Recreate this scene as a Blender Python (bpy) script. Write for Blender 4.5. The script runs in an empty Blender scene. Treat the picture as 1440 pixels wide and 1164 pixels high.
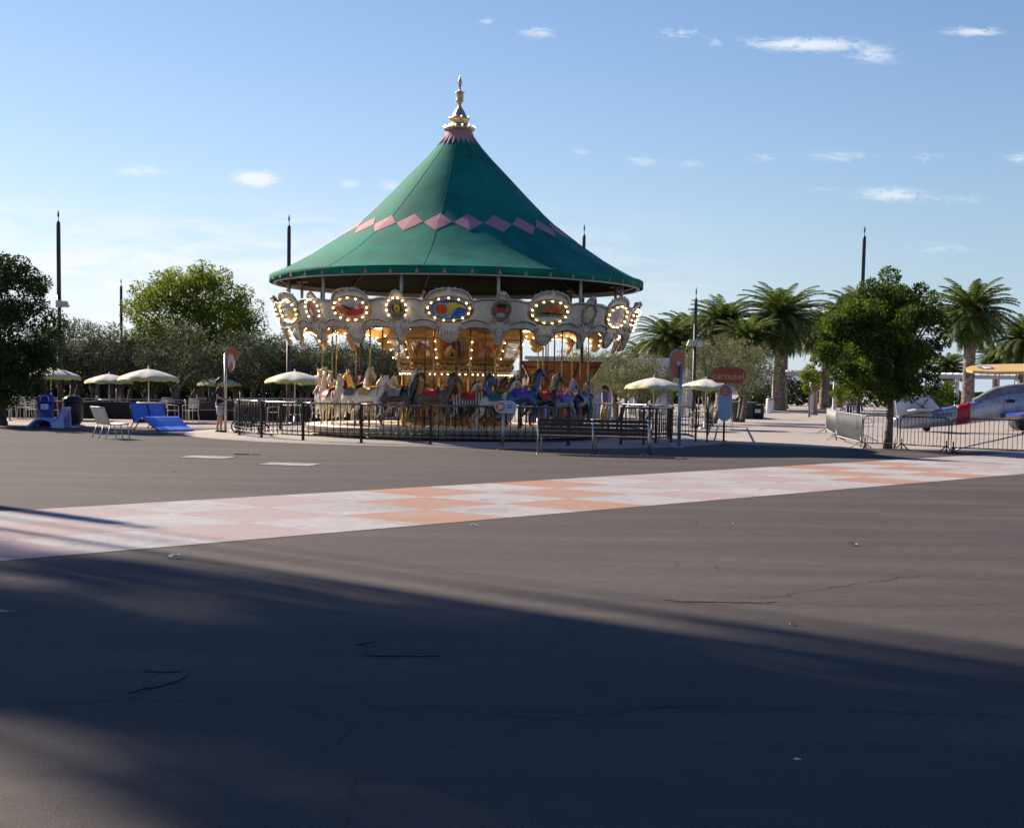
import bpy, math, random
import numpy as np
from mathutils import Vector, Matrix
sc = bpy.context.scene
rad = math.radians
# ------------------------------------------------------------ camera
FPX, PITCH, ROLL, PCX, PCY, EYE = 2050., math.atan(.082), .017, 720., 709., 1.65
cam = bpy.data.cameras.new('camera'); camo = bpy.data.objects.new('camera', cam)
sc.collection.objects.link(camo); sc.camera = camo
cam.sensor_width = 36; cam.lens = FPX/1440*36; cam.shift_y = (PCY-582)/1440
cam.clip_end = 3000; cam.clip_start = .1
MC = Matrix.Rotation(math.pi/2-PITCH, 4, 'X') @ Matrix.Rotation(ROLL, 4, 'Z')
camo.matrix_world = Matrix.Translation((0, 0, EYE)) @ MC
# ------------------------------------------------------------ light and sky
EL = rad(31); SX, SY = -.743, .669
sc.view_settings.view_transform = 'Standard'; sc.view_settings.look = 'None'
sc.view_settings.gamma = 1; sc.view_settings.use_curve_mapping = False
sc.view_settings.exposure = 1.05
sun = bpy.data.lights.new('sun', 'SUN'); suno = bpy.data.objects.new('sun', sun)
sc.collection.objects.link(suno)
sun.energy = 5.0; sun.angle = rad(.8); sun.color = (1, .86, .72)
suno.rotation_euler = Vector((SX*math.cos(EL), SY*math.cos(EL), math.sin(EL))).to_track_quat('Z', 'Y').to_euler()
wd = bpy.data.worlds.new('World'); sc.world = wd; wd.use_nodes = True
nt = wd.node_tree; nt.nodes.clear()
def nn(t, typ, **kw):
    n = t.nodes.new(typ)
    for k, v in kw.items():
        if k.startswith('i_'):
            key = k[2:]; key = int(key) if key.isdigit() else key.replace('_', ' ')
            n.inputs[key].default_value = v
        else: setattr(n, k, v)
    return n
def mth(t, op, a, b=None, c=None, clamp=False):
    n = t.nodes.new('ShaderNodeMath'); n.operation = op; n.use_clamp = clamp
    for i, v in enumerate((a, b, c)):
        if v is None: continue
        if isinstance(v, (int, float)): n.inputs[i].default_value = v
        else: t.links.new(v, n.inputs[i])
    return n.outputs[0]
def build_sky():
    t = nt; L = t.links.new
    out = nn(t, 'ShaderNodeOutputWorld'); bg = nn(t, 'ShaderNodeBackground'); bg.inputs['Strength'].default_value = .055
    sky = nn(t, 'ShaderNodeTexSky', sky_type='NISHITA', sun_disc=False, sun_elevation=EL,
             sun_rotation=math.atan2(SX, SY), altitude=50, air_density=1.1, dust_density=.25, ozone_density=4.5)
    tc = nn(t, 'ShaderNodeTexCoord'); sp = nn(t, 'ShaderNodeSeparateXYZ'); L(tc.outputs['Generated'], sp.inputs[0])
    X, Y, Z = sp.outputs
    yy = mth(t, 'MAXIMUM', Y, .05)
    az = mth(t, 'DIVIDE', X, yy); el = mth(t, 'DIVIDE', Z, yy)
    # streaky noise over (azimuth, elevation): long thin cirrus
    cb = nn(t, 'ShaderNodeCombineXYZ'); L(mth(t, 'MULTIPLY', az, 13), cb.inputs[0]); L(mth(t, 'MULTIPLY', el, 62), cb.inputs[1])
    n1 = nn(t, 'ShaderNodeTexNoise', i_Scale=1.3, i_Detail=7, i_Roughness=.62, i_Distortion=.6); L(cb.outputs[0], n1.inputs['Vector'])
    cb2 = nn(t, 'ShaderNodeCombineXYZ'); L(mth(t, 'MULTIPLY', az, 70), cb2.inputs[0]); L(mth(t, 'MULTIPLY', el, 210), cb2.inputs[1])
    n2 = nn(t, 'ShaderNodeTexNoise', i_Scale=1, i_Detail=6, i_Roughness=.7, i_Distortion=1.2); L(cb2.outputs[0], n2.inputs['Vector'])
    cover = None
    def px(x, y): return (x-720)/FPX, (541+.017*(x-720)-y)/FPX
    # small clouds: centre, half width, half height, strength
    for x, y, a, b, s in ((1115, 75, 100, 11, 1), (1205, 88, 42, 16, .8), (745, 58, 28, 10, .8), (940, 60, 46, 8, .7), (990, 72, 14, 8, .6), (1345, 58, 46, 8, .9),
                          (357, 257, 36, 13, 1.15), (198, 246, 44, 11, .75), (486, 263, 22, 9, .7), (546, 266, 24, 10, .75), (673, 44, 14, 5, .8),
                          (1245, 279, 62, 13, .85), (1330, 285, 50, 9, .6), (890, 232, 28, 9, .68), (808, 220, 24, 6, .62), (1170, 226, 60, 10, .64), (1060, 228, 40, 8, .55), (1420, 229, 44, 10, .75), (1285, 228, 34, 8, .6), (1310, 352, 60, 14, .55), (960, 235, 24, 7, .58), (30, 345, 60, 8, .6), (1150, 272, 30, 8, .55)):
        u, v = px(x, y)
        dx = mth(t, 'MULTIPLY', mth(t, 'SUBTRACT', az, u), FPX/a); dy = mth(t, 'MULTIPLY', mth(t, 'SUBTRACT', el, v), FPX/b)
        d2 = mth(t, 'ADD', mth(t, 'MULTIPLY', dx, dx), mth(t, 'MULTIPLY', dy, dy))
        m = mth(t, 'MULTIPLY', mth(t, 'POWER', 2.718, mth(t, 'MULTIPLY', d2, -.8)), s)
        cover = m if cover is None else mth(t, 'MAXIMUM', cover, m)
    er = mth(t, 'ADD', mth(t, 'MULTIPLY_ADD', n2.outputs[0], 5.2, -3.2), mth(t, 'MULTIPLY_ADD', n1.outputs[0], 1.6, -.8))
    wisp = mth(t, 'MULTIPLY', mth(t, 'MULTIPLY_ADD', cover, 2.0, er, clamp=True), mth(t, 'MULTIPLY', mth(t, 'MULTIPLY', cover, cover), 1.15, clamp=True))
    # bands of stratus low over the horizon, thicker towards the sun's side
    low = mth(t, 'SUBTRACT', 1, mth(t, 'ABSOLUTE', mth(t, 'MULTIPLY', mth(t, 'SUBTRACT', el, .065), 16)), clamp=True)
    side = mth(t, 'MULTIPLY_ADD', az, -2.4, .45, clamp=True)
    band = mth(t, 'MULTIPLY', mth(t, 'MULTIPLY', low, side), mth(t, 'MULTIPLY_ADD', n1.outputs[0], 5, -1.9, clamp=True))
    msk = mth(t, 'ADD', mth(t, 'MULTIPLY', wisp, .75), mth(t, 'MULTIPLY', band, .95), clamp=True)
    mix = nn(t, 'ShaderNodeMix', data_type='RGBA'); mix.inputs['B'].default_value = (8.6, 8.8, 9.3, 1)
    L(msk, mix.inputs['Factor'])
    # pale lilac-white air low over the horizon, brighter and higher towards the sun
    hz = nn(t, 'ShaderNodeMix', data_type='RGBA'); hf = mth(t, 'MULTIPLY', mth(t, 'POWER', 2.718, mth(t, 'MULTIPLY', mth(t, 'MAXIMUM', Z, 0), -8.5)), .92)
    hc_ = nn(t, 'ShaderNodeMix', data_type='RGBA'); hc_.inputs['A'].default_value = (5.0, 6.1, 7.3, 1); hc_.inputs['B'].default_value = (8.6, 9.3, 9.9, 1)
    L(mth(t, 'MULTIPLY_ADD', az, -1.5, .45, clamp=True), hc_.inputs['Factor'])
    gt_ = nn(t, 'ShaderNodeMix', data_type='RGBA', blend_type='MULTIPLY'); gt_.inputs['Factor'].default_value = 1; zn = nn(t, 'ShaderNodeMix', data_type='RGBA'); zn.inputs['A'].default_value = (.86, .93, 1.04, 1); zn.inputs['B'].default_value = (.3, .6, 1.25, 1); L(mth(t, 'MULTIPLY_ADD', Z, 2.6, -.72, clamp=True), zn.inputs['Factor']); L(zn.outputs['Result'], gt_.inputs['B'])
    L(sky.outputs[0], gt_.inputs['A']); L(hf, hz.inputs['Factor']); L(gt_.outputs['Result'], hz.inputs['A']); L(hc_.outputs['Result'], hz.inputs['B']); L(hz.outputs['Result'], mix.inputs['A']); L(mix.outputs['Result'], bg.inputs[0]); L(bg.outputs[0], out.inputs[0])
build_sky()
# ------------------------------------------------------------ geometry helpers
C = sc.collection
def ray(px, py): return (MC.to_3x3() @ Vector(((px-PCX)/FPX, -(py-PCY)/FPX, -1)))
def W(px, py, Y): r = ray(px, py); return Vector((0, 0, EYE)) + r*(Y/r.y)      # point seen at a pixel, at a given distance
def G(px, py, z=0.): r = ray(px, py); return Vector((0, 0, EYE)) + r*((z-EYE)/r.z)   # point on the ground
def GX(px, Y): p = W(px, 560, Y); return Vector((p.x, Y, 0))
class MB:
    def __init__(s): s.v = []; s.f = []; s.m = []; s.M = None; s.sm = []; s.cur = 0; s.smooth = False
    def add(s, vs, fs, smooth=None):
        o = len(s.v)
        s.v += [tuple(s.M @ Vector(p)) if s.M else tuple(p) for p in vs]
        s.f += [tuple(o+i for i in f) for f in fs]
        s.m += [s.cur]*len(fs); s.sm += [s.smooth if smooth is None else smooth]*len(fs)
        return s
    def box(s, c, d, R=None):
        x, y, z = d[0]/2, d[1]/2, d[2]/2; c = Vector(c)
        vs = [Vector(p) for p in ((-x,-y,-z),(x,-y,-z),(x,y,-z),(-x,y,-z),(-x,-y,z),(x,-y,z),(x,y,z),(-x,y,z))]
        if R: vs = [R @ p for p in vs]
        return s.add([p+c for p in vs], [(3,2,1,0),(4,5,6,7),(0,1,5,4),(1,2,6,5),(2,3,7,6),(3,0,4,7)], False)
    def bar(s, a, b, w, h=None, up=(0, 0, 1)):
        a, b = Vector(a), Vector(b); d = (b-a); l = d.length; d.normalize(); u = Vector(up)
        if abs(d.dot(u)) > .98: u = Vector((0, 1, 0))
        x = d.cross(u).normalized(); z = x.cross(d)
        R = Matrix((x, d, z)).transposed()
        return s.box((a+b)/2, (w, l, h or w), R)
    def tube(s, pts, r, n=8, closed=False, cap=True, smooth=True):
        pts = [Vector(p) for p in pts]; N = len(pts)
        rs = r if isinstance(r, (list, tuple)) else [r]*N
        vs = []; pu = None
        for i, p in enumerate(pts):
            if closed: d = pts[(i+1) % N]-pts[i-1]
            else: d = pts[min(i+1, N-1)]-pts[max(i-1, 0)]
            d.normalize()
            if pu is None:
                u = Vector((0, 0, 1)) if abs(d.z) < .9 else Vector((1, 0, 0))
            else: u = pu
            x = d.cross(u).normalized(); u = x.cross(d).normalized(); pu = u
            rr = rs[i]; rx, ry = rr if isinstance(rr, tuple) else (rr, rr)
            for k in range(n):
                a = 2*math.pi*k/n; vs.append(p + x*math.cos(a)*rx + u*math.sin(a)*ry)
        fs = []
        for i in range(N if closed else N-1):
            j = (i+1) % N
            for k in range(n):
                l = (k+1) % n; fs.append((i*n+k, i*n+l, j*n+l, j*n+k))
        if cap and not closed:
            fs.append(tuple(reversed(range(n)))); fs.append(tuple((N-1)*n+k for k in range(n)))
        return s.add(vs, fs, smooth)
    def lathe(s, prof, n=24, c=(0, 0, 0), smooth=True, a0=0, cap=True):
        vs = []; N = len(prof)
        for r, z in prof:
            for k in range(n):
                a = a0+2*math.pi*k/n; vs.append((c[0]+r*math.cos(a), c[1]+r*math.sin(a), c[2]+z))
        fs = [(i*n+k, i*n+(k+1) % n, (i+1)*n+(k+1) % n, (i+1)*n+k) for i in range(N-1) for k in range(n)]
        if cap:
            if prof[0][0] > 1e-4: fs.append(tuple(reversed(range(n))))
            if prof[-1][0] > 1e-4: fs.append(tuple((N-1)*n+k for k in range(n)))
        return s.add(vs, fs, smooth)
    def ball(s, c, r, n=8, m=6):
        rx, ry, rz = r if isinstance(r, (tuple, list)) else (r, r, r)
        vs = [(c[0]+rx*math.sin(math.pi*i/m)*math.cos(2*math.pi*k/n), c[1]+ry*math.sin(math.pi*i/m)*math.sin(2*math.pi*k/n), c[2]-rz*math.cos(math.pi*i/m)) for i in range(m+1) for k in range(n)]
        fs = [(i*n+k, i*n+(k+1) % n, (i+1)*n+(k+1) % n, (i+1)*n+k) for i in range(m) for k in range(n)]
        return s.add(vs, fs, True)
    def prism(s, poly, t, fr):      # poly in 2-D, fr(u, v, w) maps to 3-D, thickness t along w
        n = len(poly)
        vs = [fr(u, v, 0) for u, v in poly]+[fr(u, v, t) for u, v in poly]
        fs = [tuple(reversed(range(n))), tuple(range(n, 2*n))]+[(i, (i+1) % n, n+(i+1) % n, n+i) for i in range(n)]
        return s.add(vs, fs, False)
    def build(s, name, mats, parent=None, loc=None):
        me = bpy.data.meshes.new(name); me.from_pydata(s.v, [], s.f)
        for m in (mats if isinstance(mats, (list, tuple)) else [mats]): me.materials.append(m)
        me.polygons.foreach_set('material_index', s.m); me.polygons.foreach_set('use_smooth', s.sm); me.update()
        return obj(name, me, parent, loc)
def obj(name, me, parent=None, loc=None):
    o = bpy.data.objects.new(name, me); C.objects.link(o)
    if parent: o.parent = parent
    if loc is not None: o.location = loc
    return o
def tag(o, label, cat, group=None, kind=None):
    if label: o['label'] = label
    if cat: o['category'] = cat
    if group: o['group'] = group
    if kind: o['kind'] = kind
    return o
def thing(name, loc, label, cat, group=None, rz=0):
    o = bpy.data.objects.new(name, None); C.objects.link(o); o.empty_display_size = .2
    o.location = loc; o.rotation_euler = (0, 0, rz)
    return tag(o, label, cat, group)
def kids(o): return [c for c in C.objects if c.parent == o]
def copy_tree(o, parent=None, ch=None):
    c = o.copy(); C.objects.link(c); c.parent = parent
    for k in kids(o): copy_tree(k, c)
    return c
def dup(o, loc, rz, label, group=None, s=None):
    c = copy_tree(o); c.location = loc; c.rotation_euler = (0, 0, rz); c['label'] = label
    if group: c['group'] = group
    if s: c.scale = (s, s, s)
    return c
def struct(o): o['kind'] = 'structure'; return o
def text_mesh(txt, size, name, mat, parent, M, ext=.004):
    cu = bpy.data.curves.new(name, 'FONT'); cu.body = txt; cu.size = size; cu.extrude = ext; cu.align_x = 'CENTER'; cu.align_y = 'CENTER'
    t = bpy.data.objects.new('t', cu); C.objects.link(t); bpy.context.view_layer.update()
    me = bpy.data.meshes.new_from_object(t.evaluated_get(bpy.context.evaluated_depsgraph_get())); bpy.data.objects.remove(t)
    me.materials.clear(); me.materials.append(mat); me.transform(M)
    return obj(name, me, parent)
# ------------------------------------------------------------ materials
def mat(name, col, rough=.6, metal=0., var=.12, vs=3., bump=0., bs=40., col2=None, spec=.4, emit=None, es=0., coat=0.):
    m = bpy.data.materials.new(name); m.use_nodes = True; t = m.node_tree; b = t.nodes['Principled BSDF']; L = t.links.new
    b.inputs['Roughness'].default_value = rough; b.inputs['Metallic'].default_value = metal; b.inputs['Specular IOR Level'].default_value = spec
    b.inputs['Base Color'].default_value = (*col, 1)
    if coat: b.inputs['Coat Weight'].default_value = coat
    if emit: b.inputs['Emission Color'].default_value = (*emit, 1); b.inputs['Emission Strength'].default_value = es
    tc = nn(t, 'ShaderNodeTexCoord')
    if var or col2:
        n = nn(t, 'ShaderNodeTexNoise', i_Scale=vs, i_Detail=5, i_Roughness=.6); L(tc.outputs['Object'], n.inputs['Vector'])
        r = nn(t, 'ShaderNodeValToRGB'); c2 = col2 or tuple(c*(1-2.2*var) for c in col)
        r.color_ramp.elements[0].position = .36; r.color_ramp.elements[0].color = (*c2, 1)
        r.color_ramp.elements[1].position = .62; r.color_ramp.elements[1].color = (*(tuple(min(1, c*(1+.6*var)) for c in col) if not col2 else col), 1)
        L(n.outputs[0], r.inputs[0]); L(r.outputs[0], b.inputs['Base Color'])
        rr = nn(t, 'ShaderNodeMapRange'); rr.inputs['To Min'].default_value = max(0, rough-.1); rr.inputs['To Max'].default_value = min(1, rough+.12)
        L(n.outputs[0], rr.inputs[0]); L(rr.outputs[0], b.inputs['Roughness'])
    if bump:
        n = nn(t, 'ShaderNodeTexNoise', i_Scale=bs, i_Detail=4); L(tc.outputs['Object'], n.inputs['Vector'])
        bp = nn(t, 'ShaderNodeBump', i_Strength=bump, i_Distance=.02); L(n.outputs[0], bp.inputs['Height']); L(bp.outputs[0], b.inputs['Normal'])
    return m
def leafmat(name, c1, c2, c3, tr=.3, rough=.5):
    m = bpy.data.materials.new(name); m.use_nodes = True; t = m.node_tree; b = t.nodes['Principled BSDF']; L = t.links.new; out = t.nodes['Material Output']
    b.inputs['Roughness'].default_value = rough; b.inputs['Specular IOR Level'].default_value = .2
    g = nn(t, 'ShaderNodeNewGeometry'); r = nn(t, 'ShaderNodeValToRGB'); e = r.color_ramp.elements
    e[0].color = (*c1, 1); e[1].color = (*c3, 1); x = e.new(.55); x.color = (*c2, 1)
    tc = nn(t, 'ShaderNodeTexCoord'); n = nn(t, 'ShaderNodeTexNoise', i_Scale=1.4, i_Detail=3); L(tc.outputs['Object'], n.inputs['Vector'])
    v = mth(t, 'ADD', mth(t, 'MULTIPLY', g.outputs['Random Per Island'], .5), mth(t, 'MULTIPLY_ADD', n.outputs[0], 1.4, -.42), clamp=True)
    L(v, r.inputs[0]); L(r.outputs[0], b.inputs['Base Color'])
    tl = nn(t, 'ShaderNodeBsdfTranslucent'); mx = nn(t, 'ShaderNodeMixShader'); mx.inputs[0].default_value = tr
    gm = nn(t, 'ShaderNodeMix', data_type='RGBA', blend_type='MULTIPLY'); gm.inputs['Factor'].default_value = 1
    L(r.outputs[0], gm.inputs['A']); gm.inputs['B'].default_value = (1.5, 1.7, .6, 1); L(gm.outputs['Result'], tl.inputs[0])
    L(b.outputs[0], mx.inputs[1]); L(tl.outputs[0], mx.inputs[2]); L(mx.outputs[0], out.inputs[0])
    return m
def ground_mat(name, col, dark, light, patch=.12, grain=90., wear=None, wearcol=None, crack=True, tint=None):
    m = bpy.data.materials.new(name); m.use_nodes = True; t = m.node_tree; b = t.nodes['Principled BSDF']; L = t.links.new
    b.inputs['Specular IOR Level'].default_value = .25
    tc = nn(t, 'ShaderNodeTexCoord'); P = tc.outputs['Object']
    def noise(s, d=5, r=.6, dist=0., v=None): n = nn(t, 'ShaderNodeTexNoise', i_Scale=s, i_Detail=d, i_Roughness=r, i_Distortion=dist); L(v or P, n.inputs['Vector']); return n.outputs[0]
    def mix(f, a, c):
        x = nn(t, 'ShaderNodeMix', data_type='RGBA')
        (L(f, x.inputs['Factor']) if not isinstance(f, float) else setattr(x.inputs['Factor'], 'default_value', f))
        for k, v in (('A', a), ('B', c)):
            if isinstance(v, tuple): x.inputs[k].default_value = (*v, 1)
            else: L(v, x.inputs[k])
        return x.outputs['Result']
    c = mix(mth(t, 'MULTIPLY_ADD', noise(patch, 6, .6, .5), 3.2, -1.1, clamp=True), dark, col)
    mp = nn(t, 'ShaderNodeMapping'); mp.inputs['Scale'].default_value = (.25, 1.4, 1); mp.inputs['Rotation'].default_value = (0, 0, rad(8)); L(P, mp.inputs[0])
    c = mix(mth(t, 'MULTIPLY_ADD', noise(.7, 6, .65, .3, mp.outputs[0]), 3.0, -1.35, clamp=True), c, light)   # sweeper and tyre streaks
    c = mix(mth(t, 'MULTIPLY', mth(t, 'MULTIPLY_ADD', noise(5.5, 7, .75, .2), 4.5, -2.0, clamp=True), .4), c, tuple(x*.62 for x in dark))
    c = mix(mth(t, 'MULTIPLY', mth(t, 'MULTIPLY_ADD', noise(2.2, 7, .7, 1.), 5, -2.9, clamp=True), .5), c, light)
    g = noise(grain, 3, .7)
    g2 = nn(t, 'ShaderNodeTexVoronoi', i_Scale=grain*.9); L(P, g2.inputs['Vector'])
    c = mix(mth(t, 'MULTIPLY_ADD', g, 6, -3.3, clamp=True), c, tuple(min(1, x*2.0) for x in light))
    c = mix(mth(t, 'MULTIPLY_ADD', g, -5, 1.9, clamp=True), c, tuple(x*.35 for x in dark))
    if wear:
        w = mth(t, 'MULTIPLY_ADD', noise(1.1, 8, .72, .8), 7, wear, clamp=True)
        c = mix(w, c, wearcol); w2 = mth(t, 'MULTIPLY', mth(t, 'MULTIPLY_ADD', noise(.35, 5, .7), 4, -1.6, clamp=True), .35); c = mix(w2, c, wearcol)
    if crack:
        wv = nn(t, 'ShaderNodeVectorMath', operation='ADD'); nv = nn(t, 'ShaderNodeTexNoise', i_Scale=.9, i_Detail=5); L(P, nv.inputs['Vector']); L(P, wv.inputs[0]); L(nv.outputs['Color'], wv.inputs[1])
        v = nn(t, 'ShaderNodeTexVoronoi', feature='DISTANCE_TO_EDGE', i_Scale=.21); L(wv.outputs[0], v.inputs['Vector'])
        k = mth(t, 'MULTIPLY', mth(t, 'SUBTRACT', 1, mth(t, 'MULTIPLY', v.outputs['Distance'], 520), clamp=True), mth(t, 'MULTIPLY_ADD', noise(.5, 4), 6, -2.9, clamp=True))
        c = mix(mth(t, 'MULTIPLY', k, .75), c, tuple(x*.3 for x in dark))
    L(c, b.inputs['Base Color']); b.inputs['Roughness'].default_value = .88
    bp = nn(t, 'ShaderNodeBump', i_Strength=.5, i_Distance=.012); L(g, bp.inputs['Height']); L(bp.outputs[0], b.inputs['Normal'])
    return m
M = {}
M['asphalt'] = ground_mat('asphalt', (.058, .049, .043), (.039, .034, .031), (.09, .075, .063))
M['soil'] = ground_mat('dark_soil', (.07, .055, .04), (.05, .04, .03), (.1, .08, .06), crack=False, grain=20.)
M['concrete'] = ground_mat('plaza_concrete', (.33, .29, .245), (.28, .25, .21), (.39, .34, .28), crack=False, grain=40.)
M['pad'] = ground_mat('pad_concrete', (.30, .28, .25), (.24, .22, .2), (.36, .33, .29), crack=False, grain=60.)
M['redpave'] = ground_mat('red_paving', (.32, .2, .15), (.25, .15, .12), (.37, .25, .19), crack=False, grain=40.)
M['pw'] = ground_mat('paint_white', (.34, .335, .33), (.3, .292, .288), (.39, .38, .37), wear=-3.8, wearcol=(.2, .185, .18))
M['pp'] = ground_mat('paint_pink', (.32, .235, .222), (.29, .21, .2), (.35, .3, .29), wear=-3.4, wearcol=(.3, .27, .26))
M['po'] = ground_mat('paint_orange', (.33, .17, .11), (.3, .148, .095), (.33, .215, .16), wear=-3.6, wearcol=(.3, .24, .2))
M['steel'] = mat('brushed_steel', (.55, .55, .54), .32, 1., .1, 6)
M['galv'] = mat('galvanised_steel', (.45, .46, .47), .42, .8, .1, 5)
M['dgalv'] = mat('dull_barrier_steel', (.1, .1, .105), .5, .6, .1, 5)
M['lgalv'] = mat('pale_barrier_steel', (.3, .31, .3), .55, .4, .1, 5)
M['housing'] = mat('old_ivory_paint', (.33, .23, .12), .45, 0, .2, 5, col2=(.2, .13, .06), bump=.2, bs=12)
M['blackmetal'] = mat('black_painted_metal', (.018, .017, .017), .38, .3, .2, 6)
M['rail'] = mat('worn_top_rail', (.2, .19, .18), .22, 1., .2, 5)
M['brown'] = mat('rust_brown_pole', (.075, .04, .03), .5, .2, .25, 1.5)
M['poletop'] = mat('dark_pole_sleeve', (.03, .035, .05), .45, .3, .15, 2)
M['whitemetal'] = mat('white_powder_coat', (.62, .62, .58), .4, 0, .08, 6)
M['cream'] = mat('cream_carousel_paint', (.68, .6, .49), .42, 0, .14, 4, col2=(.54, .45, .33), bump=.15, bs=14)
M['trim'] = mat('gold_grey_trim', (.27, .21, .14), .45, .1, .2, 8)
M['gold'] = mat('gilding', (.62, .42, .16), .3, .85, .2, 7)
M['finial'] = mat('finial_gilding', (.68, .5, .27), .36, .75, .15, 7)
M['amber'] = mat('amber_inner_paint', (.5, .34, .16), .45, 0, .18, 3, bump=.1)
M['green'] = mat('green_canopy_fabric', (.008, .19, .125), .8, 0, .16, .9, bump=.3, bs=2.2, spec=.2)
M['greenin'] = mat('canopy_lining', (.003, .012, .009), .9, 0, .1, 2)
M['pink'] = mat('pink_canopy_fabric', (.5, .25, .24), .75, 0, .08, 3, spec=.2)
M['bulb'] = mat('lit_bulb', (1, .9, .7), .3, 0, 0, emit=(1, .78, .46), es=4.8)
M['dimbulb'] = mat('unlit_bulb', (.5, .42, .3), .2, 0, 0)
M['tube'] = mat('lit_tube', (1, .9, .6), .3, 0, 0, emit=(1, .72, .3), es=5)
M['mirror'] = mat('mirror_glass', (.8, .8, .8), .06, 1., 0)
M['brass'] = mat('brass_pole', (.45, .3, .13), .25, 1., .1, 8)
M['black'] = mat('black_plastic', (.02, .02, .022), .5, 0, .1, 5)
M['timber'] = mat('dark_recycled_timber', (.045, .038, .035), .6, 0, .3, 9)
M['umbtop'] = mat('umbrella_cream', (.62, .6, .5), .75, 0, .06, 3, spec=.2)
M['umblime'] = mat('umbrella_lime', (.6, .58, .16), .75, 0, .08, 3, spec=.2)
M['blue'] = mat('blue_mesh_fabric', (.035, .15, .66), .55, 0, .08, 5, bump=.1, bs=60)
M['lilac'] = mat('lilac_plastic', (.32, .4, .75), .42, 0, .06, 3)
M['binblue'] = mat('bin_blue_plastic', (.012, .02, .24), .35, 0, .1, 3)
M['bindark'] = mat('bin_dark', (.015, .018, .02), .45, 0, .15, 4)
M['cushion'] = mat('cream_sling_fabric', (.8, .72, .55), .7, 0, .06, 8)
M['signred'] = mat('sign_coral', (.6, .16, .09), .45, 0, .06, 3)
M['signorange'] = mat('sign_orange_red', (.5, .1, .035), .45, 0, .06, 3)
M['signpale'] = mat('sign_pale_blue', (.42, .5, .62), .45, 0, .05, 3)
M['signink'] = mat('sign_ink', (.04, .08, .2), .5, 0, 0)
M['signwhite'] = mat('sign_white', (.7, .68, .66), .5, 0, .04, 3)
M['silver'] = mat('aircraft_silver', (.46, .47, .5), .42, .35, .1, 2.5)
M['planered'] = mat('aircraft_red', (.42, .02, .02), .35, 0, .08, 4)
M['planeblue'] = mat('aircraft_blue', (.03, .06, .3), .35, 0, .08, 4)
M['canvas'] = mat('grey_canvas_cover', (.2, .21, .23), .85, 0, .18, 3, bump=.4, bs=5)
M['yellow'] = mat('chrome_yellow_paint', (.66, .42, .11), .4, 0, .06, 3)
M['ink'] = mat('black_lettering', (.015, .015, .02), .5, 0, 0)
M['terracotta'] = mat('terracotta_cladding', (.26, .085, .03), .6, 0, .14, 3)
M['whitewall'] = mat('white_render', (.55, .56, .57), .7, 0, .08, 1.5)
M['darkwall'] = mat('dark_wall', (.022, .018, .02), .8, 0, .25, 2.5)
M['bark'] = mat('bark_grey', (.2, .16, .12), .9, 0, .25, 6, bump=.8, bs=14)
M['barkdark'] = mat('bark_dark', (.09, .07, .055), .9, 0, .25, 6, bump=.8, bs=14)
M['palmbark'] = mat('palm_bark', (.26, .2, .15), .9, 0, .3, 3, bump=1., bs=6)
M['olive'] = leafmat('olive_leaves', (.02, .027, .015), (.055, .066, .038), (.3, .31, .22), .12, .7)
M['oliveR'] = leafmat('olive_leaves_pale', (.09, .09, .05), (.17, .17, .1), (.34, .33, .23), .15, .7)
M['lime'] = leafmat('yellow_green_leaves', (.03, .05, .008), (.105, .13, .016), (.28, .27, .03), .4, .75)
M['ficus'] = leafmat('ficus_leaves', (.016, .03, .009), (.05, .08, .016), (.19, .235, .035), .3, .8)
M['darkleaf'] = leafmat('dark_leaves', (.012, .022, .01), (.03, .052, .02), (.09, .13, .04), .2, .8)
M['palm'] = leafmat('palm_leaves', (.03, .045, .015), (.075, .105, .03), (.2, .21, .07), .3, .6)
M['dates'] = mat('date_stalks', (.42, .19, .03), .7, 0, .2, 5)
M['skin'] = mat('skin', (.45, .26, .18), .5, 0, .05, 8)
M['hair'] = mat('dark_hair', (.03, .018, .012), .5, 0, .2, 20)
M['clothblack'] = mat('black_cloth', (.014, .014, .017), .85, 0, .1, 6)
M['clothgrey'] = mat('light_grey_cloth', (.36, .38, .42), .85, 0, .1, 6)
M['lavender'] = mat('lavender_cloth', (.3, .28, .55), .85, 0, .1, 6)
M['navy'] = mat('navy_cloth', (.02, .025, .06), .85, 0, .1, 6)
M['cover'] = mat('grey_hatch_cover', (.3, .28, .26), .8, 0, .15, 3)
M['litter'] = mat('pale_litter', (.6, .57, .52), .8, 0, .1, 10)
M['crack'] = mat('tar_crack', (.022, .019, .018), .9, 0, .2, 10)
M['patch'] = ground_mat('spalled_patch', (.066, .058, .052), (.04, .036, .034), (.1, .088, .078), crack=False, grain=60.)
M['hedge'] = leafmat('hedge_leaves', (.015, .022, .01), (.04, .055, .02), (.08, .1, .035), .1)
# ------------------------------------------------------------ the ground
CX, CY = -1.83, 46.0                     # the carousel's axis
def sheet(name, pts, z, m, sub=1):
    b = MB(); b.add([(p[0], p[1], z) for p in pts], [tuple(range(len(pts)))]); return struct(b.build(name, m))
sheet('ground', [(-900, -300), (900, -300), (900, 1800), (-900, 1800)], 0, M['asphalt'])
sheet('plaza_paving', [(-90, 50.5), (-14, 49.5), (-6, 50), (3, 48), (6.6, 43.6), (9, 41.6), (30, 43.2), (90, 46), (150, 400), (-150, 400)], .004, M['concrete'])
sheet('planting_bed', [(-90, 60.2), (-1.5, 60.6), (-6, 400), (-150, 400)], .008, M['soil'])
sheet('red_paving', [(-60, 54.2), (-5, 54.6), (-5, 57.4), (-60, 57)], .008, M['redpave'])
b = MB(); b.lathe([(8.35, 0), (8.33, .012), (.05, .013)], 96, (CX, CY, 0)); struct(b.build('carousel_pad', M['pad']))
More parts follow.
